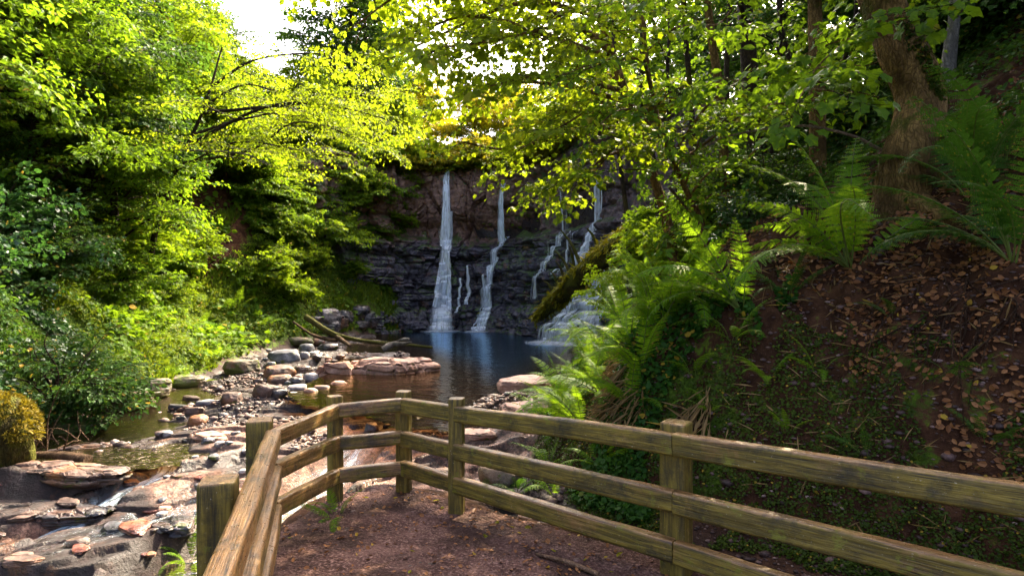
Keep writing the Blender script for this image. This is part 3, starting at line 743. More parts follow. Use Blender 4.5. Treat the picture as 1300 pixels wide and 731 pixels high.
# ================================================================== rocks and dead wood
def mat_stone(name, lo, md, hi, rust=0.0, moss=0.0, rough=.6, wet=.0):
    n = N(name); o = n.coord('Object'); r = n.n('ShaderNodeObjectInfo').outputs['Random']
    sh = n.n('ShaderNodeVectorMath', operation='ADD'); n.put(sh.inputs[0], o); n.put(sh.inputs[1], n.math('MULTIPLY', r, 50.))
    v = sh.outputs[0]; mid = n.noise(v, 5, 6, .62); fin = n.noise(v, 34, 4, .7)
    c = n.ramp(n.math('ADD', n.math('MULTIPLY', mid, .75), n.math('MULTIPLY', fin, .25)), [(.33, lo), (.5, md), (.68, hi)])
    c = n.mix(n.rng(n.noise(v, 2.2, 4), .5, .65, 0, rust), c, (.32, .12, .035))
    c = n.mix(n.rng(n.noise(v, 9, 4, .6), .58, .66, 0, .35), c, lo)
    mf = n.math('ADD', n.rng(n.noise(v, 3.3, 5, .65), .35, .65, -.5, .5), n.rng(up_z(n), -.6, .9, .15, -.1))
    mc = n.ramp(fin, [(.3, (.02, .035, .004)), (.7, (.12, .14, .012))])
    c = n.mix(n.rng(mf, .25 - moss, .4 - moss, 0, .9 if moss > -.4 else 0), c, mc)
    b = n.bump(n.math('ADD', n.math('MULTIPLY', mid, .6), n.math('MULTIPLY', fin, .4)), .8, .035)
    return n.done(n.pbr(c, n.rng(mid, .3, .7, rough - .2, rough + .2), b, .5))

def rock_mesh(name, mat, size, seed, flat=0.5, round_=0.5, lev=5, strata=0.0, dome=1.0):
    import bmesh
    bm = bmesh.new(); bmesh.ops.create_icosphere(bm, subdivisions=lev, radius=1.0)
    d = np.array([v.co[:] for v in bm.verts]); f = np.array([[v.index for v in p.verts] for p in bm.faces]); bm.free()
    g = np.random.default_rng(seed)
    r = np.full(len(d), 1.0)
    for k in range(14):                      # planar facets
        nn = g.normal(size=3); nn[2] *= .7; nn /= np.linalg.norm(nn)
        q = d @ nn; lim = g.uniform(.62, .95)
        r = np.where(q * r > lim, r * (1 - (1 - round_) * (1 - lim / np.maximum(q * r, 1e-6))), r)
    top = d @ np.array([.08 * g.normal(), .08 * g.normal(), 1.0])
    r = np.where(top * r > flat, r * (flat + (top * r - flat) * .25) / np.maximum(top * r, 1e-6), r)
    p = d * r[:, None]
    p *= (1 + .10 * fbm(p[:, 0] * 1.3 + seed, p[:, 1] * 1.3, p[:, 2] * 1.3, 3, seed) + .05 * fbm(p[:, 0] * 4 + seed, p[:, 1] * 4, p[:, 2] * 4, 4, seed + 3))[:, None]
    if lev >= 6:
        an = np.arctan2(p[:, 1], p[:, 0]); p[:, :2] *= (1 + .16 * fbm(np.cos(an) * 1.8 + seed, np.sin(an) * 1.8, oct=4, seed=seed))[:, None]
        a1, a2, ai = worley(p[:, 0] * 2.6 + .5 * fbm(p[:, 0] * 2, p[:, 1] * 2, oct=2, seed=3), p[:, 1] * 1.6 + p[:, 0] * .7, seed)
        p[:, 2] += np.where(p[:, 2] > 0, -.13 * (1 - sstep(0, .10, a2 - a1)) + .20 * (ai - .5), 0)
    if strata:
        zz = p[:, 2] * 4.5 + .5 * p[:, 0] + .6 * fbm(p[:, 0] * 1.6, p[:, 1] * 1.6, oct=3, seed=seed)
        fz = zz - np.floor(zz)
        k = 1 - strata * (.5 * (1 - sstep(0, .2, fz)) + .7 * (_h(np.floor(zz).astype(np.int64), np.zeros(len(zz), np.int64), np.zeros(len(zz), np.int64), seed) - .5))
        p[:, :2] *= k[:, None]
        p[:, 2] += .05 * strata * 4 * fbm(p[:, 0] * 3, p[:, 1] * 3, oct=3, seed=seed + 1) * (p[:, 2] > 0)
    p = p * np.asarray(size) / 2
    p[:, 2] *= dome
    mb = MB(); mb.add(p, f, 0, True)
    return mb.mesh(name, mat)

def put_rock(label, px, py, wpx, hpx, mat, seed, rz=0.0, depth=.8, flat=.6, round_=.5, strata=0., cat='rock', z=None, name='boulder', tilt=(0, 0), group=None):
    if z is None: h = hit(px, py)
    else:
        Y = (EYE - z) * F / (py - HY); h = np.array([(px - CX) / F * Y, Y, z])
    w = wpx * h[1] / F; hh = hpx * h[1] / F; dp = w * depth
    me = rock_mesh(name, mat, (w * 1.08, dp * 1.08, hh * 2.3 / (flat + .35) * .62), seed, flat, round_, 6 if wpx > 90 else 5 if wpx > 25 else 4, strata)
    o = bpy.data.objects.new(name, me); COL.objects.link(o)
    o.location = (h[0], h[1] + dp * .42, h[2] + hh * .22); o.rotation_euler = (tilt[0], tilt[1], rz)
    return tag(o, label, cat, group)

def build_rocks():
    G = mat_stone('grey_stone', (.018, .018, .022), (.075, .075, .088), (.22, .22, .25), .0, .0, .5)
    B = mat_stone('brown_stone', (.012, .007, .006), (.058, .032, .024), (.18, .105, .08), .5, -.1, .55)
    D = mat_stone('dark_wet_stone', (.006, .006, .007), (.026, .024, .028), (.12, .11, .13), .15, -.05, .35)
    K = mat_stone('pink_sandstone', (.08, .038, .026), (.25, .13, .09), (.45, .28, .21), .25, -.12, .7)
    L = mat_stone('pale_stone', (.06, .055, .055), (.19, .175, .175), (.40, .38, .37), .1, -.5, .6)
    O = mat_stone('mossy_stone', (.02, .018, .012), (.09, .075, .05), (.2, .16, .12), .25, .25, .7)
    R = mat_stone('red_wet_stone', (.04, .010, .007), (.13, .038, .026), (.28, .12, .09), .3, -.5, .3)
    k = 100
    rows = [
        ('broad flat sandstone rock jutting into the pool with a mossy undercut front edge', 466, 490, 152, 42, K, 0.05, .62, .42, .35, .30),
        ('large grey block with a green mossy face, highest of the boulders by the pool', 358, 461, 44, 22, G, .1, .7, .6, .25, 0),
        ('rounded brown boulder directly below the large grey block', 348, 482, 40, 22, B, .2, .8, .7, .6, 0),
        ('red-brown boulder with an orange top, wedged below the rounded brown boulder', 352, 488, 33, 15, B, -.1, .8, .65, .5, .1),
        ('dark wet ridged boulder beside the grey block', 380, 477, 29, 16, D, .3, .8, .6, .4, .25),
        ('smooth pale grey rounded stone in the middle of the boulder heap', 393, 485, 21, 14, L, .1, .9, .7, .8, 0),
        ('grey wedge leaning against the flat sandstone rock', 412, 478, 24, 16, G, .5, .6, .65, .4, 0),
        ('dark stone with white water streaming over it', 374, 489, 22, 12, D, 0, .8, .7, .7, .2),
        ('pale flat stone below the stone with water streaming over it', 376, 496, 26, 9, L, 0, .8, .5, .5, 0),
        ('long low brown boulder at the left end of the heap by the water', 336, 502, 37, 17, B, .2, .6, .6, .5, 0),
        ('dark brown stone tucked against the long low brown boulder', 350, 506, 24, 13, D, -.3, .8, .6, .4, 0),
        ('whitish flat stone at the water edge of the heap', 371, 506, 25, 9, L, .1, .8, .5, .6, 0),
        ('small rounded pinkish stone standing alone at the water edge', 392, 503, 16, 8, K, 0, .9, .7, .8, 0),
        ('small dark grey cobble between the pale round stone and the wedge', 409, 484, 16, 8, D, 0, .9, .7, .7, 0),
        ('thin pale slab lying in front of the grey wedge', 414, 486, 22, 5, L, -.3, .6, .5, .5, 0),
        ('pink angular block by the corner of the flat sandstone rock', 428, 493, 21, 12, K, .4, .7, .55, .3, 0),
        ('low brown stone at the water edge left of the pink angular block', 407, 496, 24, 8, B, -.2, .7, .5, .4, 0),
        ('angular brown rock standing in the calm stream water', 290, 514, 32, 19, B, -.2, .8, .7, .3, 0),
        ('flat tilted brown slab, uppermost of the midstream cluster', 239, 512, 27, 11, B, -.3, .6, .5, .4, .1),
        ('grey brown stone on the downstream side of the tilted slab', 257, 517, 22, 9, G, .2, .7, .5, .5, 0),
        ('orange brown stone in the middle of the midstream cluster', 242, 526, 27, 11, B, .1, .7, .55, .6, 0),
        ('dark low stone at the outer end of the midstream cluster', 221, 521, 28, 8, D, -.2, .6, .5, .5, 0),
        ('rounded dark boulder with a dry orange top beside the small white rapid', 246, 541, 26, 16, B, 0, .9, .75, .8, 0),
        ('pale cobble on the shoulder of the large grey block', 384, 455, 15, 11, L, .1, .8, .7, .7, 0),
        ('grey slanting boulder behind the large grey block', 387, 448, 21, 14, G, .3, .8, .7, .4, 0),
        ('orange topped boulder under the fallen branch', 402, 440, 17, 11, B, 0, .8, .7, .7, 0),
        ('mottled grey and black boulder under the forked end of the fallen branch', 414, 445, 27, 11, D, .1, .8, .6, .5, 0),
        ('low moss covered boulder at the foot of the green bank', 372, 438, 42, 13, O, 0, .7, .6, .6, 0),
        ('mossy brown ledge block at the edge of the grass', 302, 474, 40, 22, O, .2, .7, .5, .4, .1),
        ('dark boulder in the shade under the shrubs near the cliff', 408, 416, 44, 32, D, 0, .8, .8, .5, 0),
        ('dark stone with green weed in the brown water beyond the fence', 540, 542, 34, 16, D, .2, .7, .6, .6, 0),
        ('black and white mottled stone beyond the fence rails', 470, 551, 20, 16, D, .4, .9, .7, .3, .1),
        ('wet red slab awash at the tip of the flat sandstone rock', 528, 498, 56, 10, R, -.05, .5, .4, .4, .2),
        ('yellow mossy boulder right behind the fence post', 634, 618, 60, 32, O, .3, .9, .7, .8, 0),
        ('long half sunk slab with a mossy top in the left stream', 146, 548, 82, 14, O, -.25, .35, .35, .4, .2),
        ('pale angular stone poking out of the left stream', 162, 551, 36, 11, L, -.35, .5, .5, .2, 0),
        ('layered sandy ledge at the near edge of the pool under the ferns', 668, 500, 74, 24, K, .3, .8, .45, .35, .35),
        ('sandy ledge of rust coloured layers between the fence and the ferns', 668, 532, 84, 24, K, .2, .7, .45, .35, .35),
        ('grey slab with a worn edge close behind the fence rails', 596, 560, 60, 14, K, -.2, .7, .4, .4, .3),
        ('dark flat ledge in the stream bed below the white chute', 60, 668, 150, 18, D, -.25, .45, .35, .35, .3),
        ('purple brown slab between the white chute and the left stream', 60, 612, 160, 20, B, -.22, .4, .35, .35, .3),
        ('thin pink slab on the dry rock bed outside the fence', 268, 560, 70, 10, K, -.25, .6, .4, .3, .3),
        ('striped grey wet slab beside the stump-like fence post', 215, 680, 56, 16, D, -.5, .8, .4, .4, .4),
        ('brown cobble lying on the purple rock bed near the white chute', 92, 695, 26, 12, B, .2, .8, .6, .6, 0),
    ]
    rows += [('low mossy ledge at the water line below the shaded left bank', 120, 520, 110, 24, O, .5, .5, .4, .35, .25), ('dark undercut ledge with a golden moss cap at the bend of the left bank', 165, 500, 90, 22, O, .4, .5, .45, .35, .25),
             ('dark earth ledge with moss beside the heap of twigs', 70, 552, 90, 20, O, .3, .5, .45, .35, .25), ('mossy ledge end under the bright fern at the left water edge', 222, 494, 60, 20, O, .5, .6, .5, .35, .2)]
    for r in rows:
        lab, px, py, w, h, m, rz, dp, fl, rd, st = r; k += 1
        put_rock(lab, px, py, w, h, m, k, rz, dp, fl, rd, st)
    # small stones packed between the boulders
    g = np.random.default_rng(5); mats = [G, B, D, K, L]
    n = 0
    while n < 46:
        px, py = g.uniform(318, 440), g.uniform(446, 506)
        if py > 508 - abs(px - 370) * .15: continue
        s = g.uniform(7, 15)
        put_rock('small rounded stone packed between the boulders by the pool', px, py, s, s * .55, mats[g.integers(5)], 300 + n, g.uniform(0, 3), .8, .6, .45, 0, name='cobble', cat='stone', group='small stones between the boulders'); n += 1
    n = 0
    while n < 40:
        px, py = g.uniform(190, 340), g.uniform(520, 690)
        s = g.uniform(8, 20)
        put_rock('loose broken stone scattered on the rock bed outside the fence', px, py, s, s * .4, mats[g.integers(5)], 400 + n, g.uniform(0, 3), .8, .5, .3, .1, name='loose_stone', cat='stone', group='loose stones on the rock bed'); n += 1
    n = 0
    while n < 22:
        px, py = g.uniform(-20, 262), g.uniform(606, 728)
        s = g.uniform(14, 60)
        put_rock('loose broken stone scattered on the rock bed outside the fence', px, py, s, s * .17, (B, D, B, R)[g.integers(4)], 520 + n, g.uniform(-.7, .2), .55, .4, .15, .25, name='loose_stone', cat='stone', group='loose stones on the rock bed'); n += 1
    n = 0
    while n < 16:
        px, py = g.uniform(395, 480), g.uniform(400, 424)
        s = g.uniform(14, 34)
        put_rock('dark wet block fallen at the foot of the cliff', px, py, s, s * .55, D if g.random() < .7 else B, 460 + n, g.uniform(0, 3), .8, .55, .3, .15, name='fallen_block', cat='stone', group='fallen blocks at the cliff foot'); n += 1
    return O

def mat_bark(name, lo, hi, moss=0.0, sc=1.0, pale=None):
    n = N(name); p = n.pos((1, 1, .35)); q = n.pos()
    v = n.noise(p, 17 * sc, 6, .7, .3); f = n.noise(q, 55 * sc, 4, .7)
    c = n.ramp(v, [(.3, lo), (.7, hi)])
    wv = n.n('ShaderNodeVectorMath', operation='ADD'); n.put(wv.inputs[0], n.pos((1, 1, .28))); sv = n.n('ShaderNodeVectorMath', operation='SCALE'); n.put(sv.inputs[0], n.n('ShaderNodeTexNoise').outputs['Color']); sv.inputs['Scale'].default_value = .10; tn = sv.inputs[0].links[0].from_node; n.put(tn.inputs['Vector'], q); tn.inputs['Scale'].default_value = 6.0; n.put(wv.inputs[1], sv.outputs[0])
    ck = n.voro(wv.outputs[0], 26 * sc, 'DISTANCE_TO_EDGE'); c = n.mix(n.rng(ck, .0, .14, .45, 0), c, tuple(x * .35 for x in lo))
    c = n.mix(n.rng(f, .45, .7, 0, .5), c, tuple(x * .4 for x in lo))
    c = n.mix(n.rng(n.noise(n.pos((1, 1, .6)), 3.6, 5, .6), .42, .62, 0, .75), c, tuple(x * .55 for x in lo))
    mf = n.math('ADD', n.rng(n.noise(q, 2.4, 5, .65), .3, .7, -.5, .5), n.rng(up_z(n), -.4, .8, -.1, .3))
    mc = n.ramp(f, [(.3, (.018, .024, .003)), (.7, (.10, .10, .008))])
    c = n.mix(n.rng(mf, .3 - moss, .5 - moss, 0, .9), c, mc)
    b = n.bump(n.math('ADD', n.math('ADD', n.math('MULTIPLY', v, .5), n.math('MULTIPLY', f, .3)), n.rng(ck, 0, .2, 0, .4)), 1.0, .03)
    return n.done(n.pbr(c, .85, b, .12))

def build_deadwood(MOSSB):
    BR = mat_bark('dead_branch_bark', (.05, .028, .015), (.20, .125, .075), -.2, 2)
    WH = mat_bark('bleached_wood', (.12, .10, .085), (.36, .32, .28), -.9, 2)
    GB = mat_bark('green_branch_bark', (.06, .05, .015), (.20, .17, .05), .3, 2)
    pts = [P(388, 402, 18.6), P(420, 422, 18.4), P(446, 430, 18.2), P(473, 434, 18.0), P(511, 437, 17.8), P(549, 441, 17.6)]
    o = thing('fallen_branch', pts[0], 'long thin fallen branch reaching from the boulders over the pool water', 'branch')
    mb = MB(); tube(mb, smooth_path(pts, 50) - pts[0], np.linspace(.10, .035, 50), 8, 0, .25, 3); mb.build('stem', GB, o)
    mb = MB(); q = [P(430, 427, 18.35), P(424, 432, 18.2), P(397, 425, 18.5), P(372, 408, 18.9)]
    tube(mb, smooth_path(q, 30) - pts[0], np.linspace(.075, .03, 30), 7, 0, .25, 4)
    q = [P(428, 428, 18.3), P(445, 439, 17.6)]; tube(mb, smooth_path(q, 10) - pts[0], np.linspace(.10, .04, 10), 7, 0, .2, 5)
    mb.build('side_branch', BR, o)
    mb = MB(); q = smooth_path([P(486, 444, 17.2), P(500, 436, 17.3), P(508, 432, 17.3), P(519, 430, 17.2)], 24)
    tube(mb, q, np.linspace(.09, .03, 24) * (1 + .4 * np.sin(np.linspace(0, 9, 24))), 8, 0, .3, 6)
    tube(mb, smooth_path([P(500, 436, 17.3), P(512, 436, 17.2), P(522, 434, 17.1)], 10), np.linspace(.09, .03, 10), 6, 0, .2, 7)
    tag(mb.build('driftwood', WH), 'bleached white piece of driftwood lying across the fallen branch', 'driftwood')
    # mossy trunk leaning from the bank down across the cliff
    c = [P(682, 407, 19.6), P(696, 391, 19.2), P(716, 371, 18.5), P(742, 346, 17.5), P(772, 322, 16.2), P(806, 304, 14.8), P(850, 292, 13.4)]
    o = thing('fallen_tree', c[-1], 'thick fallen trunk shaggy with yellow green moss, slanting across the waterfall cliff', 'tree trunk')
    path = smooth_path(c, 90); rad = np.interp(np.linspace(0, 1, 90), [0, .04, .2, .5, .8, 1], [.08, .16, .25, .30, .36, .42]) * (1 + .18 * vnoise(np.linspace(0, 14, 90), np.zeros(90)))
    mb = MB(); tube(mb, path - c[-1], rad, 22, 0, .35, 12); mb.build('trunk', MOSSB, o)
    mb = MB()
    for (t, px, py, y) in [(.30, 700, 345, 18.6), (.36, 705, 331, 18.3), (.42, 704, 318, 18.2), (.5, 712, 292, 17.8), (.44, 722, 311, 17.6), (.25, 690, 357, 18.9), (.62, 745, 290, 16.6)]:
        a = path[int(t * 89)]; b = P(px, py, y); m = (a + b) / 2 + np.array([0, 0, .18])
        mb = MB(); tube(mb, smooth_path([a, m, b], 14) - c[-1], np.linspace(.07, .02, 14), 6, 0, .3, int(t * 100)); mb.build('stub', GB, o)
    n = 7000; k = g_ = np.random.default_rng(77); i = g_.integers(0, 90, n); th = g_.uniform(0, 2 * np.pi, n)
    off = np.stack([np.cos(th), .35 * np.cos(th + 1), np.sin(th)], -1); off /= np.linalg.norm(off, axis=1, keepdims=True)
    pos = path[i] + off * (rad[i] * 1.0)[:, None] - c[-1] + g_.normal(0, .05, (n, 3))
    fwd = off * .5 + np.array([0, 0, -.7]) + g_.normal(0, .35, (n, 3))
    k = fbm(pos[:, 0] * 1.6, pos[:, 1] * 1.6, pos[:, 2] * 1.6, 3, 15) + .35 * off[:, 2] > -.16; pos, fwd, off = pos[k], fwd[k], off[k]; n = len(pos)
    mb = MB(); leaves(mb, pos, fwd, off + g_.normal(0, .5, (n, 3)), (.17 * g_.uniform(.4, 1.5, n)), LEAF_THIN, 0, g_); mb.build('moss', MAT['moss_shag'], o)
    # mossy stump, log and brushwood by the left edge
    h = hit(-14, 598)
    o = thing('mossy_stump', h, 'stump thick with yellow moss beside the stream at the dark left bank', 'stump')
    me = rock_mesh('stump_wood', MOSSB, (.80, .9, 1.35), 901, .62, .25, 5); s = bpy.data.objects.new('stump_wood', me); COL.objects.link(s); s.parent = o; s.location = (-.12, .25, .32)
    g_ = np.random.default_rng(3); n = 7000; d = g_.normal(size=(n, 3)); d[:, 2] = np.abs(d[:, 2]); d /= np.linalg.norm(d, axis=1, keepdims=True)
    pos = d * np.array([.40, .42, .58]) * (1 + .28 * fbm(d[:, 0] * 2.2 + 5, d[:, 1] * 2.2, d[:, 2] * 2.2, 3, 4))[:, None] + np.array([-.14, .25, .30]); mb = MB()
    k = fbm(pos[:, 0] * 3.2, pos[:, 1] * 3.2, pos[:, 2] * 3.2, 3, 25) + .4 * d[:, 2] > -.18; pos, d = pos[k], d[k]; n = len(pos)
    leaves(mb, pos, d * .6 + g_.normal(0, .4, (n, 3)) - np.array([0, 0, .3]), d + g_.normal(0, .4, (n, 3)), .055 * g_.uniform(.5, 1.5, n), LEAF_THIN, 0, g_); mb.build('moss', MAT['moss_gold'], o)
    h = hit(78, 590); a = P(44, 580, h[1] + .1); b = P(112, 584, h[1] - .15)
    mb = MB(); tube(mb, smooth_path([a, (a + b) / 2 + [0, 0, .02], b], 30), np.linspace(.085, .065, 30), 12, 0, .25, 21)
    tag(mb.build('driftwood_log', BR), 'short brown log stranded at the stream edge below the heap of twigs', 'log')
    mb = MB(); h = hit(66, 574)
    for k in range(26):
        a = h + np.array([g_.uniform(-.5, .4), g_.uniform(-.2, .35), g_.uniform(0, .1)]); d = np.array([g_.normal(0, .4), g_.normal(0, .25), abs(g_.normal(0, .30))]); m = a + d * .5 + g_.normal(0, .05, 3)
        tube(mb, smooth_path([a, m, a + d], 9), np.linspace(.012, .004, 9), 5, 0, 0, k)
    tag(mb.build('brushwood', BR), 'heap of dead washed up twigs between the mossy stump and the stream', 'twigs')
    # long pale stick on the path, thin boughs at right and left
    a, b = hit(682, 707), hit(760, 735)
    a[2] += .02; b[2] += .03; m = (a + b) / 2 + [0, 0, .015]
    mb = MB(); tube(mb, smooth_path([a, m, b], 20), np.linspace(.010, .016, 20), 7, 0, .2, 9)
    tag(mb.build('stick', mat_bark('pale_stick', (.22, .12, .07), (.5, .32, .2), -.9, 3)), 'long pale stick lying on the path under the right hand rails', 'stick')
    mb = MB(); tube(mb, smooth_path([P(168, 189, 15.5), P(230, 191, 15.3), P(302, 194, 15.0), P(340, 208, 14.9)], 30), np.linspace(.045, .02, 30), 6, 0, .2, 4)
    tag(mb.build('bare_bough', WH), 'thin bleached bough lying level among the leaves on the left slope', 'branch')
    bo = [([(1118, 190), (1080, 172), (1020, 160), (960, 166), (915, 176), (890, 190)], 5.2, 'bare wavy bough stretching from the thick leaning trunk over the slope'),
          ([(1112, 205), (1060, 235), (1010, 262), (960, 290)], 5.0, 'straight dead stick sloping down from the leaning trunk to the ferns'),
          ([(850, 238), (880, 275), (905, 312), (918, 330)], 6.6, 'pale dead stem leaning to the slope beside the forked trunks')]
    for k, (q, Y, lab) in enumerate(bo):
        p = [P(x, y, Y + .12 * i) for i, (x, y) in enumerate(q)]
        mb = MB(); tube(mb, smooth_path(p, 36), np.linspace(.017, .006, 36), 6, 0, .3, 40 + k)
        tag(mb.build('bare_bough', BR if k else mat_bark('pale_bough', (.16, .10, .06), (.40, .29, .19), -.6, 3)), lab, 'branch')
    # roots hanging out of the earth bank
    gr = np.random.default_rng(8); h = hit(1230, 380, 1.8, 8)
    o = thing('root_tangle', h, 'tangle of thin brown roots hanging out of the dark earth bank', 'roots')
    mb = MB()
    for k in range(52):
        px, py = gr.uniform(1120, 1310), gr.uniform(345, 420); a = hit(px, py, 1.8, 8)
        q = [a]; d = np.array([gr.uniform(-.10, .02), -.03, -.03])
        for j in range(5):
            d = d + gr.normal(0, .022, 3) + np.array([-.004, 0, -.012]); nx_ = q[-1] + d
            g0 = gz(nx_[0], nx_[1]); nx_[2] = max(nx_[2], g0 + .015) if gr.random() < .8 else nx_[2]; q.append(nx_)
        tube(mb, smooth_path(q, 14) - h, np.linspace(gr.uniform(.004, .011), .002, 14), 5, 0, .2, k)
    mb.build('root', mat_bark('root_bark', (.035, .017, .008), (.15, .08, .04), -.9, 3), o)
# ================================================================== leaves
def _mirror(h):  # points of the right half (x,y) between base and tip, mid rib straight
    return h
LEAF_OVAL = (np.array([(0, 0, 0), (.26, .28, .07), (.23, .66, .06), (0, 1, -.06), (-.23, .66, .06), (-.26, .28, .07)], float), np.array([(0, 1, 2, 3), (0, 3, 4, 5)]))
LEAF_MAPLE = (np.array([(0, 0, 0), (0, .36, 0), (0, 1, -.14), (.38, .04, .05), (.36, .36, .07), (.47, .58, .02), (.22, .74, .02),
                        (-.38, .04, .05), (-.36, .36, .07), (-.47, .58, .02), (-.22, .74, .02)], float),
              np.array([(0, 3, 4, 1), (1, 4, 5, 6), (1, 6, 2, 10), (1, 10, 9, 8), (0, 1, 8, 7)]))
LEAF_THIN = (np.array([(0, 0, 0), (.16, .4, .03), (0, 1, 0), (-.16, .4, .03)], float), np.array([(0, 1, 2, 3)]))
LEAF_ROUND = (np.array([(0, 0, 0), (.36, .18, .05), (.40, .6, .04), (0, 1, -.05), (-.40, .6, .04), (-.36, .18, .05)], float), np.array([(0, 1, 2, 3), (0, 3, 4, 5)]))
LEAF_CURL = (np.array([(0, 0, 0), (.30, .25, .22), (.26, .66, .26), (0, 1, .18), (-.26, .66, .16), (-.30, .25, .10)], float), np.array([(0, 1, 2, 3), (0, 3, 4, 5)]))

def nrm(a): return a / (np.linalg.norm(a, axis=-1, keepdims=True) + 1e-9)
def leaves(mb, pos, fwd, up, size, tm, mat, g, smooth=False):
    V, Fc = tm; n = len(pos)
    f = nrm(np.asarray(fwd, float)); r = nrm(np.cross(f, up)); u = np.cross(r, f)
    s = np.broadcast_to(np.asarray(size, float), (n,))
    asp = g.uniform(.85, 1.2, n)
    v = pos[:, None] + s[:, None, None] * (V[None, :, 0:1] * asp[:, None, None] * r[:, None] + V[None, :, 1:2] * f[:, None] + V[None, :, 2:3] * u[:, None])
    fc = (Fc[None] + (np.arange(n) * len(V))[:, None, None]).reshape(-1, 4)
    mb.add(v.reshape(-1, 3), fc, mat, smooth, tint=np.repeat(g.random(n), len(V)))

def spray_template(g, side=6, leaf_gap=.16):
    """a flat twig of length 1 along +x with side twigs and leaves"""
    pos, fwd, up, tw = [], [], [], [((0, 0, 0), (1, 0, -.06))]
    def leafy(a, d, L):
        m = max(2, int(L / leaf_gap))
        for k in range(m + 1):
            t = (k + .5) / (m + .5); q = a + d * L * min(t, 1)
            sd = 1 if k % 2 else -1
            px_ = np.array([-d[1], d[0], 0]) * sd
            fdir = d * g.uniform(.35, .9) + px_ * g.uniform(.5, 1.0) if k < m else d
            pos.append(q + g.normal(0, .012, 3)); fwd.append(fdir + np.array([0, 0, g.uniform(-.85, .1)])); up.append(np.array([0, 0, 1]) + g.normal(0, .5, 3))
    leafy(np.zeros(3) + [.08, 0, 0], np.array([1., 0, -.05]), .92)
    for i in range(side):
        t = (i + 1) / (side + 1); sd = 1 if i % 2 else -1
        a = np.array([t, 0, -.05 * t]); an = math.radians(g.uniform(35, 62)) * sd; L = (1 - t) * .50 + .20
        d = np.array([math.cos(an), math.sin(an), g.uniform(-.18, .05)]); leafy(a, d, L); tw.append((tuple(a), tuple(a + d * L)))
    return np.array(pos), np.array(fwd), np.array(up), tw

def put_sprays(mb, sprays, templ, tm, leaf, g, mat_leaf=0, mat_twig=1):
    """sprays: rows of origin(3), direction(3), scale"""
    S = np.array(sprays); 
    which = g.integers(0, len(templ), len(S))
    for k, (pos, fwd, up, tw) in enumerate(templ):
        s = S[which == k]
        if not len(s): continue
        O = s[:, :3]; D = nrm(s[:, 3:6]); sc = s[:, 6]
        U = nrm(np.array([0, 0, 1.]) + g.normal(0, .36, (len(s), 3))); Sd = nrm(np.cross(U, D)); U = np.cross(D, Sd)
        X = lambda a: a[None, :, 0:1] * D[:, None] + a[None, :, 1:2] * Sd[:, None] + a[None, :, 2:3] * U[:, None]
        p = O[:, None] + X(pos) * sc[:, None, None]; f = X(fwd); u = X(up)
        n = p.shape[0] * p.shape[1]
        leaves(mb, p.reshape(-1, 3), f.reshape(-1, 3) + g.normal(0, .12, (n, 3)), u.reshape(-1, 3), leaf * g.uniform(.5, 1.3, n) * np.repeat(g.uniform(.7, 1.2, len(s)), p.shape[1]), tm, mat_leaf, g)
        if mat_twig is not None:
            a = np.array([t[0] for t in tw]); b = np.array([t[1] for t in tw])
            A = (O[:, None] + X(a) * sc[:, None, None]).reshape(-1, 3); B = (O[:, None] + X(b) * sc[:, None, None]).reshape(-1, 3)
            d = nrm(B - A); n1 = nrm(np.cross(d, [.3, .2, 1.])); n2 = np.cross(d, n1); r = .0035
            ring = np.stack([n1, -.5 * n1 + .87 * n2, -.5 * n1 - .87 * n2], 1) * r
            v = np.concatenate([A[:, None] + ring, B[:, None] + ring * .4], 1)
            fc = np.array([(0, 1, 4, 3), (1, 2, 5, 4), (2, 0, 3, 5)])
            mb.add(v.reshape(-1, 3), (fc[None] + (np.arange(len(A)) * 6)[:, None, None]).reshape(-1, 4), mat_twig, False)

TG = np.random.default_rng(99)
SPRAY = [spray_template(TG, 5 + i % 3, .16) for i in range(6)]
SPRAY_BIG = [spray_template(TG, 4 + i % 2, .21) for i in range(6)]

def limb(mbT, sprays, a, b, r, g, sl=.55, step=.34, sag=.12, sub=.5, start=.22, fork=True):
    a = np.asarray(a, float); b = np.asarray(b, float); L = np.linalg.norm(b - a)
    m1 = a + (b - a) * .35 + np.array([0, 0, sag * L]) + g.normal(0, .05 * L, 3); m2 = a + (b - a) * .7 + np.array([0, 0, sag * .8 * L]) + g.normal(0, .04 * L, 3)
    n = max(10, int(L / .14)); p = smooth_path([a, m1, m2, b], n)
    tube(mbT, p, np.linspace(r, max(.006, r * .18), n), 7 if r > .03 else 5, 0, .2, int(g.integers(1000)))
    T = nrm(np.gradient(p, axis=0))
    for t in np.arange(start, 1.0, step / max(L, step)):
        i = min(int(t * (n - 1)), n - 1); az = math.atan2(T[i, 1], T[i, 0])
        for sd in (-1, 1):
            if g.random() < .12: continue
            an = az + sd * math.radians(g.uniform(30, 80))
            d = np.array([math.cos(an), math.sin(an), T[i, 2] * .3 + g.uniform(-.25, .12)])
            if fork and L > 1.2 and g.random() < sub:
                l2 = L * (1.05 - t) * g.uniform(.3, .55) + .25
                e = p[i] + nrm(d) * l2 + np.array([0, 0, -.06 * l2])
                limb(mbT, sprays, p[i], e, max(.006, r * (1 - t) * .5), g, sl, step * 1.05, .03, 0, .25, False)
            else:
                sprays.append((*p[i], *d, sl * g.uniform(.65, 1.2)))
    sprays.append((*p[-1], *(T[-1] + np.array([0, 0, -.1])), sl * g.uniform(.8, 1.2)))

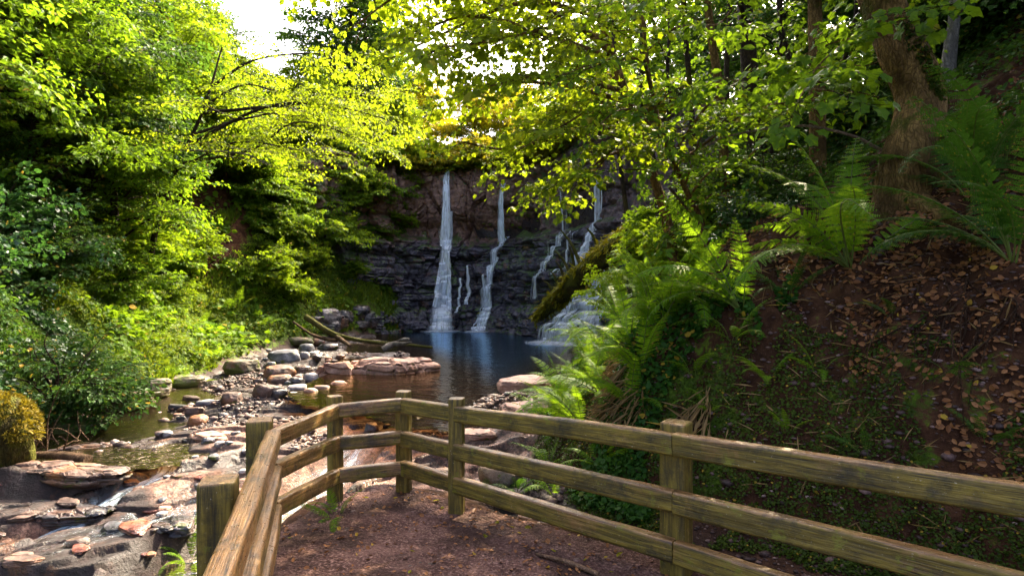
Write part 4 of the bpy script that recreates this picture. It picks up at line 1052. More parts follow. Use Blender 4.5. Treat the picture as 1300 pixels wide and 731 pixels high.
def mat_leaf(name, dark, lite, trans, tf=.42, spec=.12, rough=.5):
    n = N(name); t = n.attr('tint'); r = n.n('ShaderNodeObjectInfo').outputs['Random']
    big = n.noise(n.pos(), .55, 2)
    k = n.math('ADD', n.math('MULTIPLY', t, .6), n.math('ADD', n.rng(big, .35, .65, -.15, .35), n.math('MULTIPLY', r, .2)))
    c = n.mix(k, dark, lite)
    c = n.mix(n.rng(t, .965, .975), c, (.30, .19, .02))
    ct = n.mix(n.rng(k, 0, 1, .0, 1), tuple(x * .75 for x in trans), tuple(x * 1.15 for x in trans))
    tl = n.n('ShaderNodeBsdfTranslucent'); n.put(tl.inputs[0], ct)
    return n.done(n.mixsh(tf, n.pbr(c, rough, None, spec), tl.outputs[0]))

MAT = {}
def leaf_mats():
    MAT['lime'] = mat_leaf('leaf_lime', (.045, .095, .004), (.13, .21, .009), (.29, .42, .010), .48)
    MAT['sunlit'] = mat_leaf('leaf_sunlit', (.050, .095, .004), (.14, .20, .008), (.33, .43, .010), .48)  # yellower lime leaf; the sunny glow at the centre is put into its colour
    MAT['mid'] = mat_leaf('leaf_mid', (.030, .080, .004), (.095, .17, .008), (.20, .33, .010), .45)
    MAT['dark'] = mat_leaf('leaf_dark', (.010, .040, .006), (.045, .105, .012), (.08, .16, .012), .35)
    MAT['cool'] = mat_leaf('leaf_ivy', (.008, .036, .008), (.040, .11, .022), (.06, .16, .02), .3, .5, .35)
    MAT['gold'] = mat_leaf('leaf_gold', (.08, .10, .004), (.21, .21, .009), (.50, .43, .010), .5)  # golden backlight put into the leaf colour; also used for yellow leaf scraps
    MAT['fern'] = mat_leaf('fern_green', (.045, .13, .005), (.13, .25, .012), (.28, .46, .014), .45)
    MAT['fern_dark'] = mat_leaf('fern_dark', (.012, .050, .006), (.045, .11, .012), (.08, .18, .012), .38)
    MAT['grass'] = mat_leaf('grass_green', (.030, .075, .005), (.10, .15, .012), (.20, .27, .012), .4)
    MAT['moss'] = mat_leaf('moss_green', (.016, .034, .003), (.060, .088, .007), (.07, .10, .006), .3)
    MAT['moss_shag'] = mat_leaf('moss_shag', (.07, .075, .003), (.26, .23, .008), (.30, .25, .008), .35)
    MAT['moss_gold'] = mat_leaf('moss_gold', (.05, .042, .003), (.17, .13, .008), (.20, .15, .008), .3)
    MAT['dead'] = mat_leaf('dead_leaf', (.10, .034, .010), (.36, .165, .065), (.20, .08, .02), .15)
    MAT['straw'] = mat_leaf('dead_grass', (.10, .055, .018), (.30, .19, .075), (.2, .12, .04), .25)
    MAT['bark'] = mat_bark('tree_bark', (.020, .013, .008), (.085, .058, .034), .05, 1)
    MAT['bark_warm'] = mat_bark('mossy_bark', (.075, .040, .012), (.36, .215, .070), .12, 1.3)
    MAT['bark_pale'] = mat_bark('pale_bark', (.16, .14, .12), (.42, .38, .33), -.4, .8)
    MAT['twig'] = mat_bark('twig_bark', (.020, .012, .006), (.07, .045, .02), -.3, 3)

# ------------------------------------------------------------------ ferns
def frond_mesh(name, mats, e0, e1, L=1.0, W=.20, npin=26, fine=True, seed=0, twist=.0):
    g = np.random.default_rng(seed); n = 60
    t = np.linspace(0, 1, n); el = np.radians(e0 + (e1 - e0) * t ** 1.25)
    ds = L / (n - 1); x = np.concatenate([[0], np.cumsum(np.cos(el[:-1]) * ds)]); z = np.concatenate([[0], np.cumsum(np.sin(el[:-1]) * ds)])
    y = twist * L * t ** 2 * .3
    path = np.stack([x, y, z], -1); T = nrm(np.gradient(path, axis=0)); Nn = np.stack([-np.sin(el), 0 * el, np.cos(el)], -1); S = np.cross(Nn, T)
    mb = MB(); tube(mb, path, np.linspace(.0065, .0015, n) * L, 5, 1, 0, 0, True)
    P0, FW, UP, SZ, ASP = [], [], [], [], []
    for i in range(npin):
        tt = .16 + .83 * (i / (npin - 1)) ** .95; k = min(int(tt * (n - 1)), n - 1)
        l = W * L * 1.75 * min(1, (tt - .06) / .30) ** .8 * (1.03 - tt) ** .62 * g.uniform(.92, 1.06)
        for sd in (-1, 1):
            d = nrm(S[k] * sd + T[k] * (.28 + .35 * tt) - Nn[k] * .12); a = path[k]
            if fine:
                m = max(4, int(l / (.0105 * L)))
                for j in range(m):
                    q = (j + .5) / m; c = a + d * l * q - Nn[k] * l * .14 * q * q
                    pl = .0155 * L * (1 - q) ** .5 * min(1, l / (.08 * L)) + .004 * L
                    b = nrm(T[k] - d * (T[k] @ d))
                    for s2 in (-1, 1):
                        P0.append(c); FW.append(b * s2 + d * .38); UP.append(Nn[k] + g.normal(0, .12, 3)); SZ.append(pl)
            else:
                P0.append(a); FW.append(d - Nn[k] * .10 + g.normal(0, .03, 3)); UP.append(Nn[k] + g.normal(0, .1, 3)); SZ.append(l)
    tm = LEAF_PIN if fine else LEAF_PINNA
    leaves(mb, np.array(P0), np.array(FW), np.array(UP), np.array(SZ), tm, 0, g)
    return mb.mesh(name, mats)
LEAF_PIN = (np.array([(0, 0, 0), (.38, .25, 0), (.24, .85, 0), (0, 1, 0), (-.24, .85, 0), (-.38, .25, 0)], float), np.array([(0, 1, 2, 3), (0, 3, 4, 5)]))
_pp = [(0, 0, 0)]
for _k in range(9):
    _y = (_k + .35) / 9.5; _w = .11 * (1 - _y) ** .6
    _pp += [(_w, _y + .03, .012), (_w * .42, _y + .085, .006)]
_nr = len(_pp)
_V = np.array([(0, q[1], 0) for q in _pp] + [(q[0], q[1], q[2]) for q in _pp] + [(-q[0], q[1], q[2]) for q in _pp] + [(0, 1, -.02)], float)
_F = []
for _i in range(_nr - 1): _F += [(_i, _nr + _i, _nr + _i + 1, _i + 1), (_i, _i + 1, 2 * _nr + _i + 1, 2 * _nr + _i)]
LEAF_PINNA = (_V, np.array(_F))

FR = {}
def frond_library():
    for key, mat in (('fern', 'fern'), ('fern_dark', 'fern_dark')):
        M = [MAT[mat], MAT['stalk']]
        FR[key] = [frond_mesh('frond', M, e0, e1, 1, w, 21, True, 10 + i, tw) for i, (e0, e1, w, tw) in enumerate([(80, 0, .115, .3), (72, -25, .11, -.4), (82, 30, .105, .2), (62, -48, .12, 0), (78, 45, .10, -.2), (55, -15, .115, .5), (70, -55, .10, .6), (66, -10, .12, -.6)])]
        FR[key + '_far'] = [frond_mesh('frond', M, e0, e1, 1, w, 16, False, 20 + i, tw) for i, (e0, e1, w, tw) in enumerate([(76, 0, .13, .3), (66, -30, .13, -.3), (80, 30, .12, 0), (52, -15, .13, .2)])]

def fern(at, label, size, n, kind='fern', seed=0, az=None, spread=12, group=None, lean=(0, 0)):
    g = np.random.default_rng(1000 + seed); o = thing('fern', at, label, 'fern', group)
    for k in range(n):
        me = FR[kind][g.integers(len(FR[kind]))]; f = bpy.data.objects.new('frond', me); COL.objects.link(f); f.parent = o
        a = 360 * (k + g.uniform(-.35, .35)) / n if az is None else az[k % len(az)] + g.uniform(-10, 10)
        s = size * g.uniform(.72, 1.1)
        f.location = (.03 * math.cos(math.radians(a)), .03 * math.sin(math.radians(a)), -.02); f.scale = (s, s, s)
        f.rotation_euler = (math.radians(g.normal(0, 14)) + lean[0], math.radians(g.uniform(-spread * .6, spread * 2.0)) + lean[1], math.radians(a))
    return o

# ------------------------------------------------------------------ trees and shrubs
def hero_tree(base, label, trunk_pts, r0, r1, limbs, leaf, mat, bark, sl=.6, step=.34, seed=0, tm=LEAF_MAPLE, templ=None, group=None, name='tree', wob=.14, sub=.5, flare=1.5, mossy=0, roots=0):
    g = np.random.default_rng(seed); base = np.asarray(base, float)
    o = thing(name, base, label, 'tree', group)
    tp = smooth_path(trunk_pts, 70); t = np.linspace(0, 1, 70)
    rad = r0 + (r1 - r0) * t + r0 * (flare - 1) * np.exp(-t * 22)
    mt = MB(); tube(mt, tp - base, rad, 20 if r0 > .12 else 9, 0, wob, seed)
    sp = []
    for (u, end, r) in limbs:
        i = int(np.clip(u, 0, 1) * 69); limb(mt, sp, tp[i] - base, np.asarray(end) - base, r, g, sl, step, .08, sub)
    if not roots: mt.build('trunk', bark, o)
    if roots:
        for k in range(roots):
            a = 2 * np.pi * k / roots + g.uniform(-.3, .3); L_ = g.uniform(.45, .9); q = [tp[4] - base + np.array([math.cos(a), math.sin(a), 0]) * r0 * .55]
            for u in (.35, .7, 1.0):
                X_, Y_ = base[0] + math.cos(a + .3 * u) * L_ * u, base[1] + math.sin(a + .3 * u) * L_ * u
                q.append(np.array([X_, Y_, gz(X_, Y_) + .03 - .08 * u]) - base)
            tube(mt, smooth_path(q, 24), np.linspace(r0 * .55, .03, 24), 10, 0, .25, k)
    mt.build('trunk', bark, o) if roots else None
    if mossy:
        n = mossy; i = np.clip((g.random(n) ** 1.4 * 44).astype(int), 0, 69); th = g.uniform(0, 2 * np.pi, n); T = nrm(np.gradient(tp, axis=0))
        A = nrm(np.cross(T, [0, 1., .2])); B = np.cross(T, A); d = A[i] * np.cos(th)[:, None] + B[i] * np.sin(th)[:, None]
        c = tp[i] + d * (rad[i] * .98)[:, None] + T[i] * g.uniform(-.04, .04, (n, 1)) * 1.5
        k = fbm(c[:, 0] * 3.2, c[:, 1] * 3.2, c[:, 2] * 2.2, 4, 5) + .35 * d[:, 0] + .25 * np.exp(-i / 5.) > .10
        mm = MB(); leaves(mm, c[k] - base, d[k] * .5 + np.array([0, 0, -.5]) + g.normal(0, .4, (k.sum(), 3)), d[k] + g.normal(0, .5, (k.sum(), 3)), .028 * g.uniform(.5, 1.5, k.sum()), LEAF_ROUND, 0, g)
        mm.build('moss', MAT['moss'], o)
    if sp:
        mc = MB(); put_sprays(mc, sp, templ or SPRAY_BIG, tm, leaf, g); mc.build('crown', [mat, MAT['twig']], o)
    return o

def tree_parts(seed, H, cs, nl, ll, leaf, r0, sl=.6, tm=LEAF_OVAL, step=.36, lift=.25, templ=None, sub=.5):
    """meshes of one tree kind: trunk with limbs, crown"""
    g = np.random.default_rng(seed); mt = MB(); sp = []
    tp = smooth_path([(0, 0, -.3), (g.normal(0, .03) * H, g.normal(0, .03) * H, H * .35), (g.normal(0, .05) * H, g.normal(0, .05) * H, H * .7), (g.normal(0, .06) * H, g.normal(0, .06) * H, H)], 60)
    t = np.linspace(0, 1, 60); tube(mt, tp, r0 * (1 - .85 * t) + r0 * .5 * np.exp(-t * 25), 9, 0, .15, seed)
    for k in range(nl):
        u = cs + (1 - cs) * (k + g.uniform(0, .8)) / nl; i = min(int(u * 59), 59)
        a = k * 2.4 + g.uniform(-.5, .5); l = ll * (1.08 - .75 * ((u - cs) / (1 - cs)) ** 1.5) * g.uniform(.7, 1.15)
        e = tp[i] + np.array([math.cos(a) * l, math.sin(a) * l, l * g.uniform(lift - .25, lift + .2)])
        limb(mt, sp, tp[i], e, max(.012, r0 * .35 * (1.1 - u)), g, sl, step, .06, sub)
    mc = MB(); put_sprays(mc, sp, templ or SPRAY, tm, leaf, g)
    return mt, mc
def shrub_parts(seed, R, nl, leaf, sl=.38, tm=LEAF_OVAL, step=.24, templ=None):
    g = np.random.default_rng(seed); mt = MB(); sp = []
    for k in range(nl):
        a = k * 2.4 + g.uniform(-.4, .4); el = math.radians(g.uniform(8, 70)); l = R * g.uniform(.65, 1.15)
        e = np.array([math.cos(a) * math.cos(el) * l, math.sin(a) * math.cos(el) * l, math.sin(el) * l * .9])
        limb(mt, sp, (0, 0, -.08), e, .018, g, sl, step, .10, .45)
    mc = MB(); put_sprays(mc, sp, templ or SPRAY, tm, leaf, g)
    return mt, mc

KIND = {}
def kind(key, name, parts, bark, leafmat, cname='crown', sname='trunk'):
    KIND[key] = (name, sname, parts[0].mesh(sname, bark), cname, parts[1].mesh(cname, [leafmat, MAT['twig']]))
def plant(key, at, label, cat, rz=0, sc=1.0, group=None, rx=0, ry=0, name=None):
    nm, sn, sm, cn, cm = KIND[key]
    o = thing(name or nm, at, label, cat, group, rz); o.scale = (sc, sc, sc); o.rotation_euler = (rx, ry, rz)
    for k, m in ((sn, sm), (cn, cm)):
        c = bpy.data.objects.new(k, m); COL.objects.link(c); c.parent = o
    return o

# ------------------------------------------------------------------ stuff on the ground
def slope_normal(x, y, e=.08):
    zx = (height(x + e, y, False) - height(x - e, y, False)) / (2 * e); zy = (height(x, y + e, False) - height(x, y - e, False)) / (2 * e)
    return nrm(np.stack([-zx, -zy, np.ones_like(zx)], -1))
def sample(n, g, px0, px1, y0, y1, mask):
    """points on the ground between two sight lines, thinner with distance"""
    out = []; tot = 0
    for _ in range(12):
        u = (g.uniform(px0, px1, n * 2) - CX) / F; Y = np.exp(g.uniform(math.log(y0), math.log(y1), n * 2)); X = u * Y
        z, rock, pk, dR, dL, dB, l2 = height(X, Y, parts=True)
        ok = mask(X, Y, z, rock, pk, dR, dL, dB, l2)
        p = np.stack([X, Y, z], -1)[ok]; out.append(p); tot += len(p)
        if tot >= n: break
    return np.concatenate(out)[:n]
def carpet(name, n, g, region, mask, size, tm, mat, lift=.02, upw=.6, tilt=.5, stand=False, label=None, toward=None):
    p = sample(n, g, *region, mask); k = len(p); nn = slope_normal(p[:, 0], p[:, 1])
    sz = size * g.uniform(.5, 1.3, k) * np.clip(np.sqrt(p[:, 1] / np.median(p[:, 1])), .75, 1.7)
    a = g.uniform(0, 2 * np.pi, k); h = np.stack([np.cos(a), np.sin(a), 0 * a], -1)
    if stand:
        f = np.array([0, 0, 1.]) * .9 + nn * .2 + h * g.uniform(.15, .8, k)[:, None]; u = np.cross(f, h) + g.normal(0, .3, (k, 3)); off = nn * 0
    else:
        h = h - nn * (h * nn).sum(1, keepdims=True); f = h + nn * g.uniform(-.15, .45, k)[:, None]; u = nn * upw + np.array([0, 0, 1.]) * (1 - upw) + g.normal(0, tilt, (k, 3)); off = nn * (g.random(k) ** 1.5 * lift)[:, None]
    mb = MB(); leaves(mb, p + off, f, u, sz, tm, 0, g)
    o = mb.build(name, mat); return tag(o, kind='stuff', label=label)
# ================================================================== planting
def build_carpets():
    g = np.random.default_rng(21)
    fb = lambda X, Y, s, k: fbm(X * s, Y * s, oct=3, seed=k)
    bare = lambda X, Y: np.hypot((X + 11.2) / 1.5, (Y - 20.5) / 2.4) < 1
    carpet('ground_cover', 42000, g, (-140, 330, 7, 20), lambda X, Y, z, rk, pk, dR, dL, dB, l2: (dL > .2) & (Y < 16) & ((Y < 11.5) | (dL > 2.2)) & (fb(X, Y, .9, 3) > -.35) & ~bare(X, Y), .085, LEAF_ROUND, MAT['cool'], .12, .5, .5)  # ivy, with the bank's shade put into its dark leaf colour
    carpet('undergrowth', 70000, g, (-60, 560, 9, 34), lambda X, Y, z, rk, pk, dR, dL, dB, l2: (dL > .25) & ~bare(X, Y) & (dB < .3) & (fb(X, Y, .8, 5) > -.3) & ((dL < 3.5) | (Y > 16)) & (Y > 10.8 - .8 * fb(X, Y, .6, 7)) & (fb(X, Y, 2.3, 44) > -.2), .085, LEAF_OVAL, MAT['grass'], .22, .5, .7)
    carpet('broad_leaves', 5000, g, (60, 560, 9, 30), lambda X, Y, z, rk, pk, dR, dL, dB, l2: (dL > .3) & (dB < .3) & (Y > 10.5) & (fb(X, Y, 1.6, 45) > .12), .17, LEAF_ROUND, MAT['mid'], .35, .5, .6)
    carpet('grass', 15000, g, (60, 520, 9, 30), lambda X, Y, z, rk, pk, dR, dL, dB, l2: (dL > .15) & (dL < 3.4) & (Y > 11.5) & (dB < .3) & (fb(X, Y, .7, 6) > .0), .19, LEAF_THIN, MAT['grass'], stand=True)
    carpet('moss', 70000, g, (640, 1420, 1.6, 12), lambda X, Y, z, rk, pk, dR, dL, dB, l2: (dR > .05) & (pk < .5) & (fbm(X * 1.7, Y * 1.7, oct=6, seed=9, gain=.65) + .45 * np.exp(-((dR - .6) / .5) ** 2) - .9 * np.exp(-((dR - 1.7) / .6) ** 2) * (Y < 7) - .25 * (X > 2.6) > .04), .022, LEAF_ROUND, MAT['moss'], .03, .6, .5)
    carpet('clover', 8000, g, (640, 1250, 1.8, 9), lambda X, Y, z, rk, pk, dR, dL, dB, l2: (dR > .1) & (dR < 1.5) & (fb(X, Y, 1.3, 12) - .35 * (X > 2.0) > .12), .05, LEAF_ROUND, MAT['fern_dark'], .07, .5, .6)
    carpet('undergrowth', 30000, g, (660, 1450, 4.5, 22), lambda X, Y, z, rk, pk, dR, dL, dB, l2: (dR > .3) & (dB < .5) & ((dR > 2.8) | (Y > 7)) & (fb(X, Y, .8, 15) > -.35), .085, LEAF_OVAL, MAT['dark'], .22, .5, .6)
    carpet('undergrowth', 26000, g, (350, 850, 26, 44), lambda X, Y, z, rk, pk, dR, dL, dB, l2: (dB > .8), .22, LEAF_OVAL, MAT['lime'], .5, .5, .6)
    carpet('fallen_leaves', 6500, g, (760, 1420, 1.7, 8), lambda X, Y, z, rk, pk, dR, dL, dB, l2: (dR > .15) & (dR < 4.5) & (fb(X, Y, 1.1, 18) + .5 * np.exp(-((dR - 1.8) / .6) ** 2) > .12), .05, LEAF_CURL, MAT['dead'], .025, .8, .45)
    carpet('dead_stems', 900, g, (700, 1420, 1.7, 9), lambda X, Y, z, rk, pk, dR, dL, dB, l2: (dR > .4) & (dR < 3.2) & (fb(X, Y, .9, 19) > -.1), .16, (LEAF_THIN[0] * np.array([.22, 1, 1]), LEAF_THIN[1]), MAT['straw'], .04, .8, .5)
    carpet('fallen_leaves', 130, g, (340, 800, 1.9, 5.6), lambda X, Y, z, rk, pk, dR, dL, dB, l2: (pk > .9) & (in_poly(X, Y, PATHPOLY) > .05), .050, LEAF_OVAL, MAT['dead'], .022, .9, .2)
    carpet('leaf_scraps', 2200, g, (300, 1000, 1.8, 5.6), lambda X, Y, z, rk, pk, dR, dL, dB, l2: (pk > .8) & (in_poly(X, Y, PATHPOLY) > .02), .028, LEAF_CURL, MAT['dead'], .020, .8, .4)
    carpet('leaf_scraps', 70, g, (340, 800, 1.9, 5.6), lambda X, Y, z, rk, pk, dR, dL, dB, l2: (pk > .9) & (in_poly(X, Y, PATHPOLY) > .05), .045, LEAF_OVAL, MAT['gold'], .022, .9, .2)
    # hanging dead grass over the earth bank below the ferns
    p = sample(1500, g, 770, 905, 4.5, 7.5, lambda X, Y, z, rk, pk, dR, dL, dB, l2: (dR > .6) & (dR < 1.9) & (fb(X, Y, 2.2, 23) > .12))
    nn = slope_normal(p[:, 0], p[:, 1]); f = nn * .55 + np.array([0, 0, -.75]) + g.normal(0, .22, p.shape)
    mb = MB(); leaves(mb, p + nn * .03, f, nn + g.normal(0, .3, p.shape), g.uniform(.12, .32, len(p)), (LEAF_THIN[0] * np.array([.28, 1, 1]), LEAF_THIN[1]), 0, g)
    tag(mb.build('dead_grass', MAT['straw']), kind='stuff')

def build_gravel():
    import bmesh
    bm = bmesh.new(); bmesh.ops.create_icosphere(bm, subdivisions=1, radius=.5); d = np.array([v.co[:] for v in bm.verts]); f = np.array([[v.index for v in p.verts] for p in bm.faces]); bm.free()
    g = np.random.default_rng(55)
    def scatter(name, n, region, mask, size, mat):
        p = sample(n, g, *region, mask); k = len(p); sz = size * np.exp(g.normal(0, .45, k))
        v = d[None] * g.uniform(.75, 1.2, (k, len(d), 1)) * (g.uniform(.6, 1.2, (k, 1, 3)) * np.array([1.2, 1, .6]))
        a = g.uniform(0, 6.28, k); c, s_ = np.cos(a), np.sin(a)
        v = np.stack([v[..., 0] * c[:, None] - v[..., 1] * s_[:, None], v[..., 0] * s_[:, None] + v[..., 1] * c[:, None], v[..., 2]], -1) * sz[:, None, None] + p[:, None] + np.array([0, 0, 1.]) * (sz * .12)[:, None, None]
        ff = (f[None] + (np.arange(k) * len(d))[:, None, None]).reshape(-1, 3); mb = MB(); mb.add(v.reshape(-1, 3), ff, 0, True, tint=np.repeat(g.random(k), len(d)))
        tag(mb.build(name, mat), kind='stuff')
    def stone(nm, stops):
        n = N(nm); c = n.ramp(n.attr('tint'), stops); m = n.noise(n.pos(), 60, 4, .7)
        c = n.mix(n.rng(m, .4, .65, 0, .6), c, (.02, .013, .011)); return n.done(n.pbr(c, .6, n.bump(m, .6, .01), .35))
    M = stone('pebbles', [(0, (.03, .02, .018)), (.4, (.10, .055, .04)), (.7, (.20, .11, .08)), (.85, (.14, .13, .13)), (1, (.34, .26, .22))])
    scatter('gravel', 5200, (120, 720, 5, 18), lambda X, Y, z, rk, pk, dR, dL, dB, l2: (rk > .4) & (pk < .3) & (z > -.5) & (fbm(X * 1.1, Y * 1.1, oct=3, seed=14) > .05), .055, M)
    E = stone('earth_crumbs', [(0, (.03, .014, .010)), (.6, (.09, .046, .035)), (.9, (.18, .10, .08)), (1, (.32, .22, .18))])
    scatter('grit', 12000, (280, 1000, 1.7, 5.6), lambda X, Y, z, rk, pk, dR, dL, dB, l2: (pk > .8) & (in_poly(X, Y, PATHPOLY) > .0), .013, E)
    scatter('clods', 9000, (640, 1420, 1.7, 9), lambda X, Y, z, rk, pk, dR, dL, dB, l2: (dR > .1) & (dR < 4), .022, E)

def build_ferns():
    n_ = N('fern_stalk'); MAT['stalk'] = n_.done(n_.pbr((.085, .11, .018), .6, None, .2))
    frond_library()
    H = lambda px, py, a=1.8, b=14: hit(px, py, a, b)
    k = 0
    # the large shuttlecock fern on the crest
    at = H(1082, 338, 2.5, 8)
    fern(at, 'largest fern, arching fronds on the crest of the earth bank before the leaning trunk', 1.35, 16, 'fern', 1, [200, 170, 150, 185, 120, 95, 60, 35, 15, 215, 240, 80, 190, 165, 140, 50], 14)
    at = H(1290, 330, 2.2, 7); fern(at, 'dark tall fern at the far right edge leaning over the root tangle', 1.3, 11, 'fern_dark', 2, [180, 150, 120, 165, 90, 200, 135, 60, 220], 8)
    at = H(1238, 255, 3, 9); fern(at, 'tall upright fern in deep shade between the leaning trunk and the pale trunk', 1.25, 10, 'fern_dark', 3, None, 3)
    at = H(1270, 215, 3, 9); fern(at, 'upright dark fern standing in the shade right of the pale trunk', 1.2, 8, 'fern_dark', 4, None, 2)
    at = H(945, 395, 3, 9); fern(at, 'bright fern low over the slope, one broad frond reaching left above dead grass', 1.15, 11, 'fern', 5, [175, 190, 160, 205, 140, 120, 220, 100], 12)
    at = H(1000, 372, 3, 9); fern(at, 'small half shaded fern below the largest fern on the leafy crest', .5, 6, 'fern_dark', 6, None, 12)
    at = H(975, 480, 2.5, 7); fern(at, 'small bright fern sprouting low on the bare earth bank', .36, 5, 'fern', 7, [190, 170, 215, 340, 240], 15)
    at = H(1040, 470, 2.5, 7); fern(at, 'tiny fern with two drooping fronds on the bare earth bank', .34, 4, 'fern', 8, [200, 330, 250, 170], 15)
    for i, (px, py, s, n, lab) in enumerate([
        (728, 520, .85, 10, 'lowest of the bright ferns, right above the top rail beside the sandy ledge'),
        (752, 492, .80, 10, 'bright green fern spreading over the sandy ledge by the pool'),
        (775, 468, .85, 10, 'lush fern in the middle of the bright fern slope'),
        (748, 462, .75, 9, 'light green fern overhanging the edge of the pool'),
        (800, 440, .85, 10, 'fern with fresh yellow green fronds below the mossy trunk'),
        (790, 415, .80, 9, 'fern beside the low bluish cascade'),
        (835, 420, .80, 9, 'fern above a fringe of dead grass on the slope'),
        (828, 385, .85, 9, 'upper fern of the slope in front of the low cascade'),
        (862, 360, .80, 9, 'fern half hidden under the leaning stems at the slope top'),
        (800, 512, .55, 7, 'fern growing out of the hanging dead grass'),
        (705, 545, .70, 9, 'fern spilling over the rust coloured sandy ledge'),
        (715, 500, .75, 9, 'fern at the corner where the ledge meets the pool'),
        (740, 540, .70, 9, 'broad fern touching the top rail from behind'),
        (770, 505, .75, 9, 'deep green fern under the yellow green ones on the slope'),
        (765, 445, .80, 9, 'fern leaning out over the dark pool below the low cascade'),
        (812, 470, .75, 9, 'fern at the left end of the dead grass fringe'),
        (850, 395, .75, 9, 'fern between the dead grass and the leaning stems')]):
        fern(H(px, py, 3.5, 16), lab, s * (1.3 if py < 450 else 1.15), n + 4, 'fern', 20 + i, None, 14)
    for i, (px, py, s, n, kd, lab) in enumerate([
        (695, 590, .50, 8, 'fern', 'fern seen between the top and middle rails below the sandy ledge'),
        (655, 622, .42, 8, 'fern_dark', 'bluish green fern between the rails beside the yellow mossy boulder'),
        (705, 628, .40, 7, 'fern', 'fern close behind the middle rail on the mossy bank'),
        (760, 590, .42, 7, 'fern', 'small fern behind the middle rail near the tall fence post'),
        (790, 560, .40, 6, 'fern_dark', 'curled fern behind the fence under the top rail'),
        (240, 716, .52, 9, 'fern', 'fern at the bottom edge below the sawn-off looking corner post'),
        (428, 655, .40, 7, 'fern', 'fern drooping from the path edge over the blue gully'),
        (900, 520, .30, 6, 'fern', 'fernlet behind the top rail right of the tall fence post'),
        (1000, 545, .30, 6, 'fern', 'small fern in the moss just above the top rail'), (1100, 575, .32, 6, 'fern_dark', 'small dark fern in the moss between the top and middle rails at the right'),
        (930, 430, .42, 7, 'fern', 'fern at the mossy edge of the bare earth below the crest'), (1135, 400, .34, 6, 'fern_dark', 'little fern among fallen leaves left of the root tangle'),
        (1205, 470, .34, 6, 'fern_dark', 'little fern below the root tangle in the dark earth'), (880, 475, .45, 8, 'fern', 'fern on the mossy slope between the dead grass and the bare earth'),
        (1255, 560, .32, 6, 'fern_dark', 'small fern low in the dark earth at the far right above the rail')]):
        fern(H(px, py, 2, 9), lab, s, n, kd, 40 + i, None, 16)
    for i, (px, py, s, n, lab) in enumerate([
        (238, 492, .75, 10, 'bright fern at the water edge of the left grassy bank'),
        (212, 478, .6, 8, 'fern just behind the bright fern at the left water edge'),
        (76, 566, .45, 9, 'single bright fern beside the heap of washed up twigs'),
        (115, 498, .5, 8, 'fern on the dark left bank above the mossy ledges'),
        (150, 470, .6, 8, 'fern among ivy on the shaded left bank'),
        (300, 440, .75, 9, 'fern on the sunny grass behind the boulders'),
        (380, 300, 1.1, 9, 'fern clump on the steep green slope left of the cliff'),
        (430, 320, 1.1, 9, 'fern in the middle of the green slope beside the cliff'),
        (455, 295, 1.0, 9, 'fern at the rim where the green slope meets the dark cliff'),
        (75, 235, 1.0, 9, 'large fern high on the shaded left slope'),
        (55, 205, .9, 8, 'topmost fern on the shaded left slope'),
        (120, 265, .9, 8, 'fern below tiers of leaves on the left slope'),
        (410, 268, 1.0, 8, 'fern high on the slope beneath the dark back tree'),
        (268, 455, .75, 9, 'fern above the mossy brown ledge block on the sunny bank'), (190, 440, .8, 9, 'fern half way up the sunny left bank'), (250, 418, .9, 9, 'fern in the lush growth behind the sunny bank'),
        (335, 415, .9, 9, 'fern under the light green shrubs behind the boulder heap'), (300, 395, 1.0, 9, 'fern at the upper edge of the sunny grass'), (360, 395, .9, 8, 'fern in the hollow beside the fallen blocks'), (165, 415, .9, 9, 'fern at the border between the shaded and the sunny bank')]):
        fern(hit(px, py, 5, 40), lab, s * 1.15, n, 'fern_far' if i != 2 else 'fern', 60 + i, None, 14)

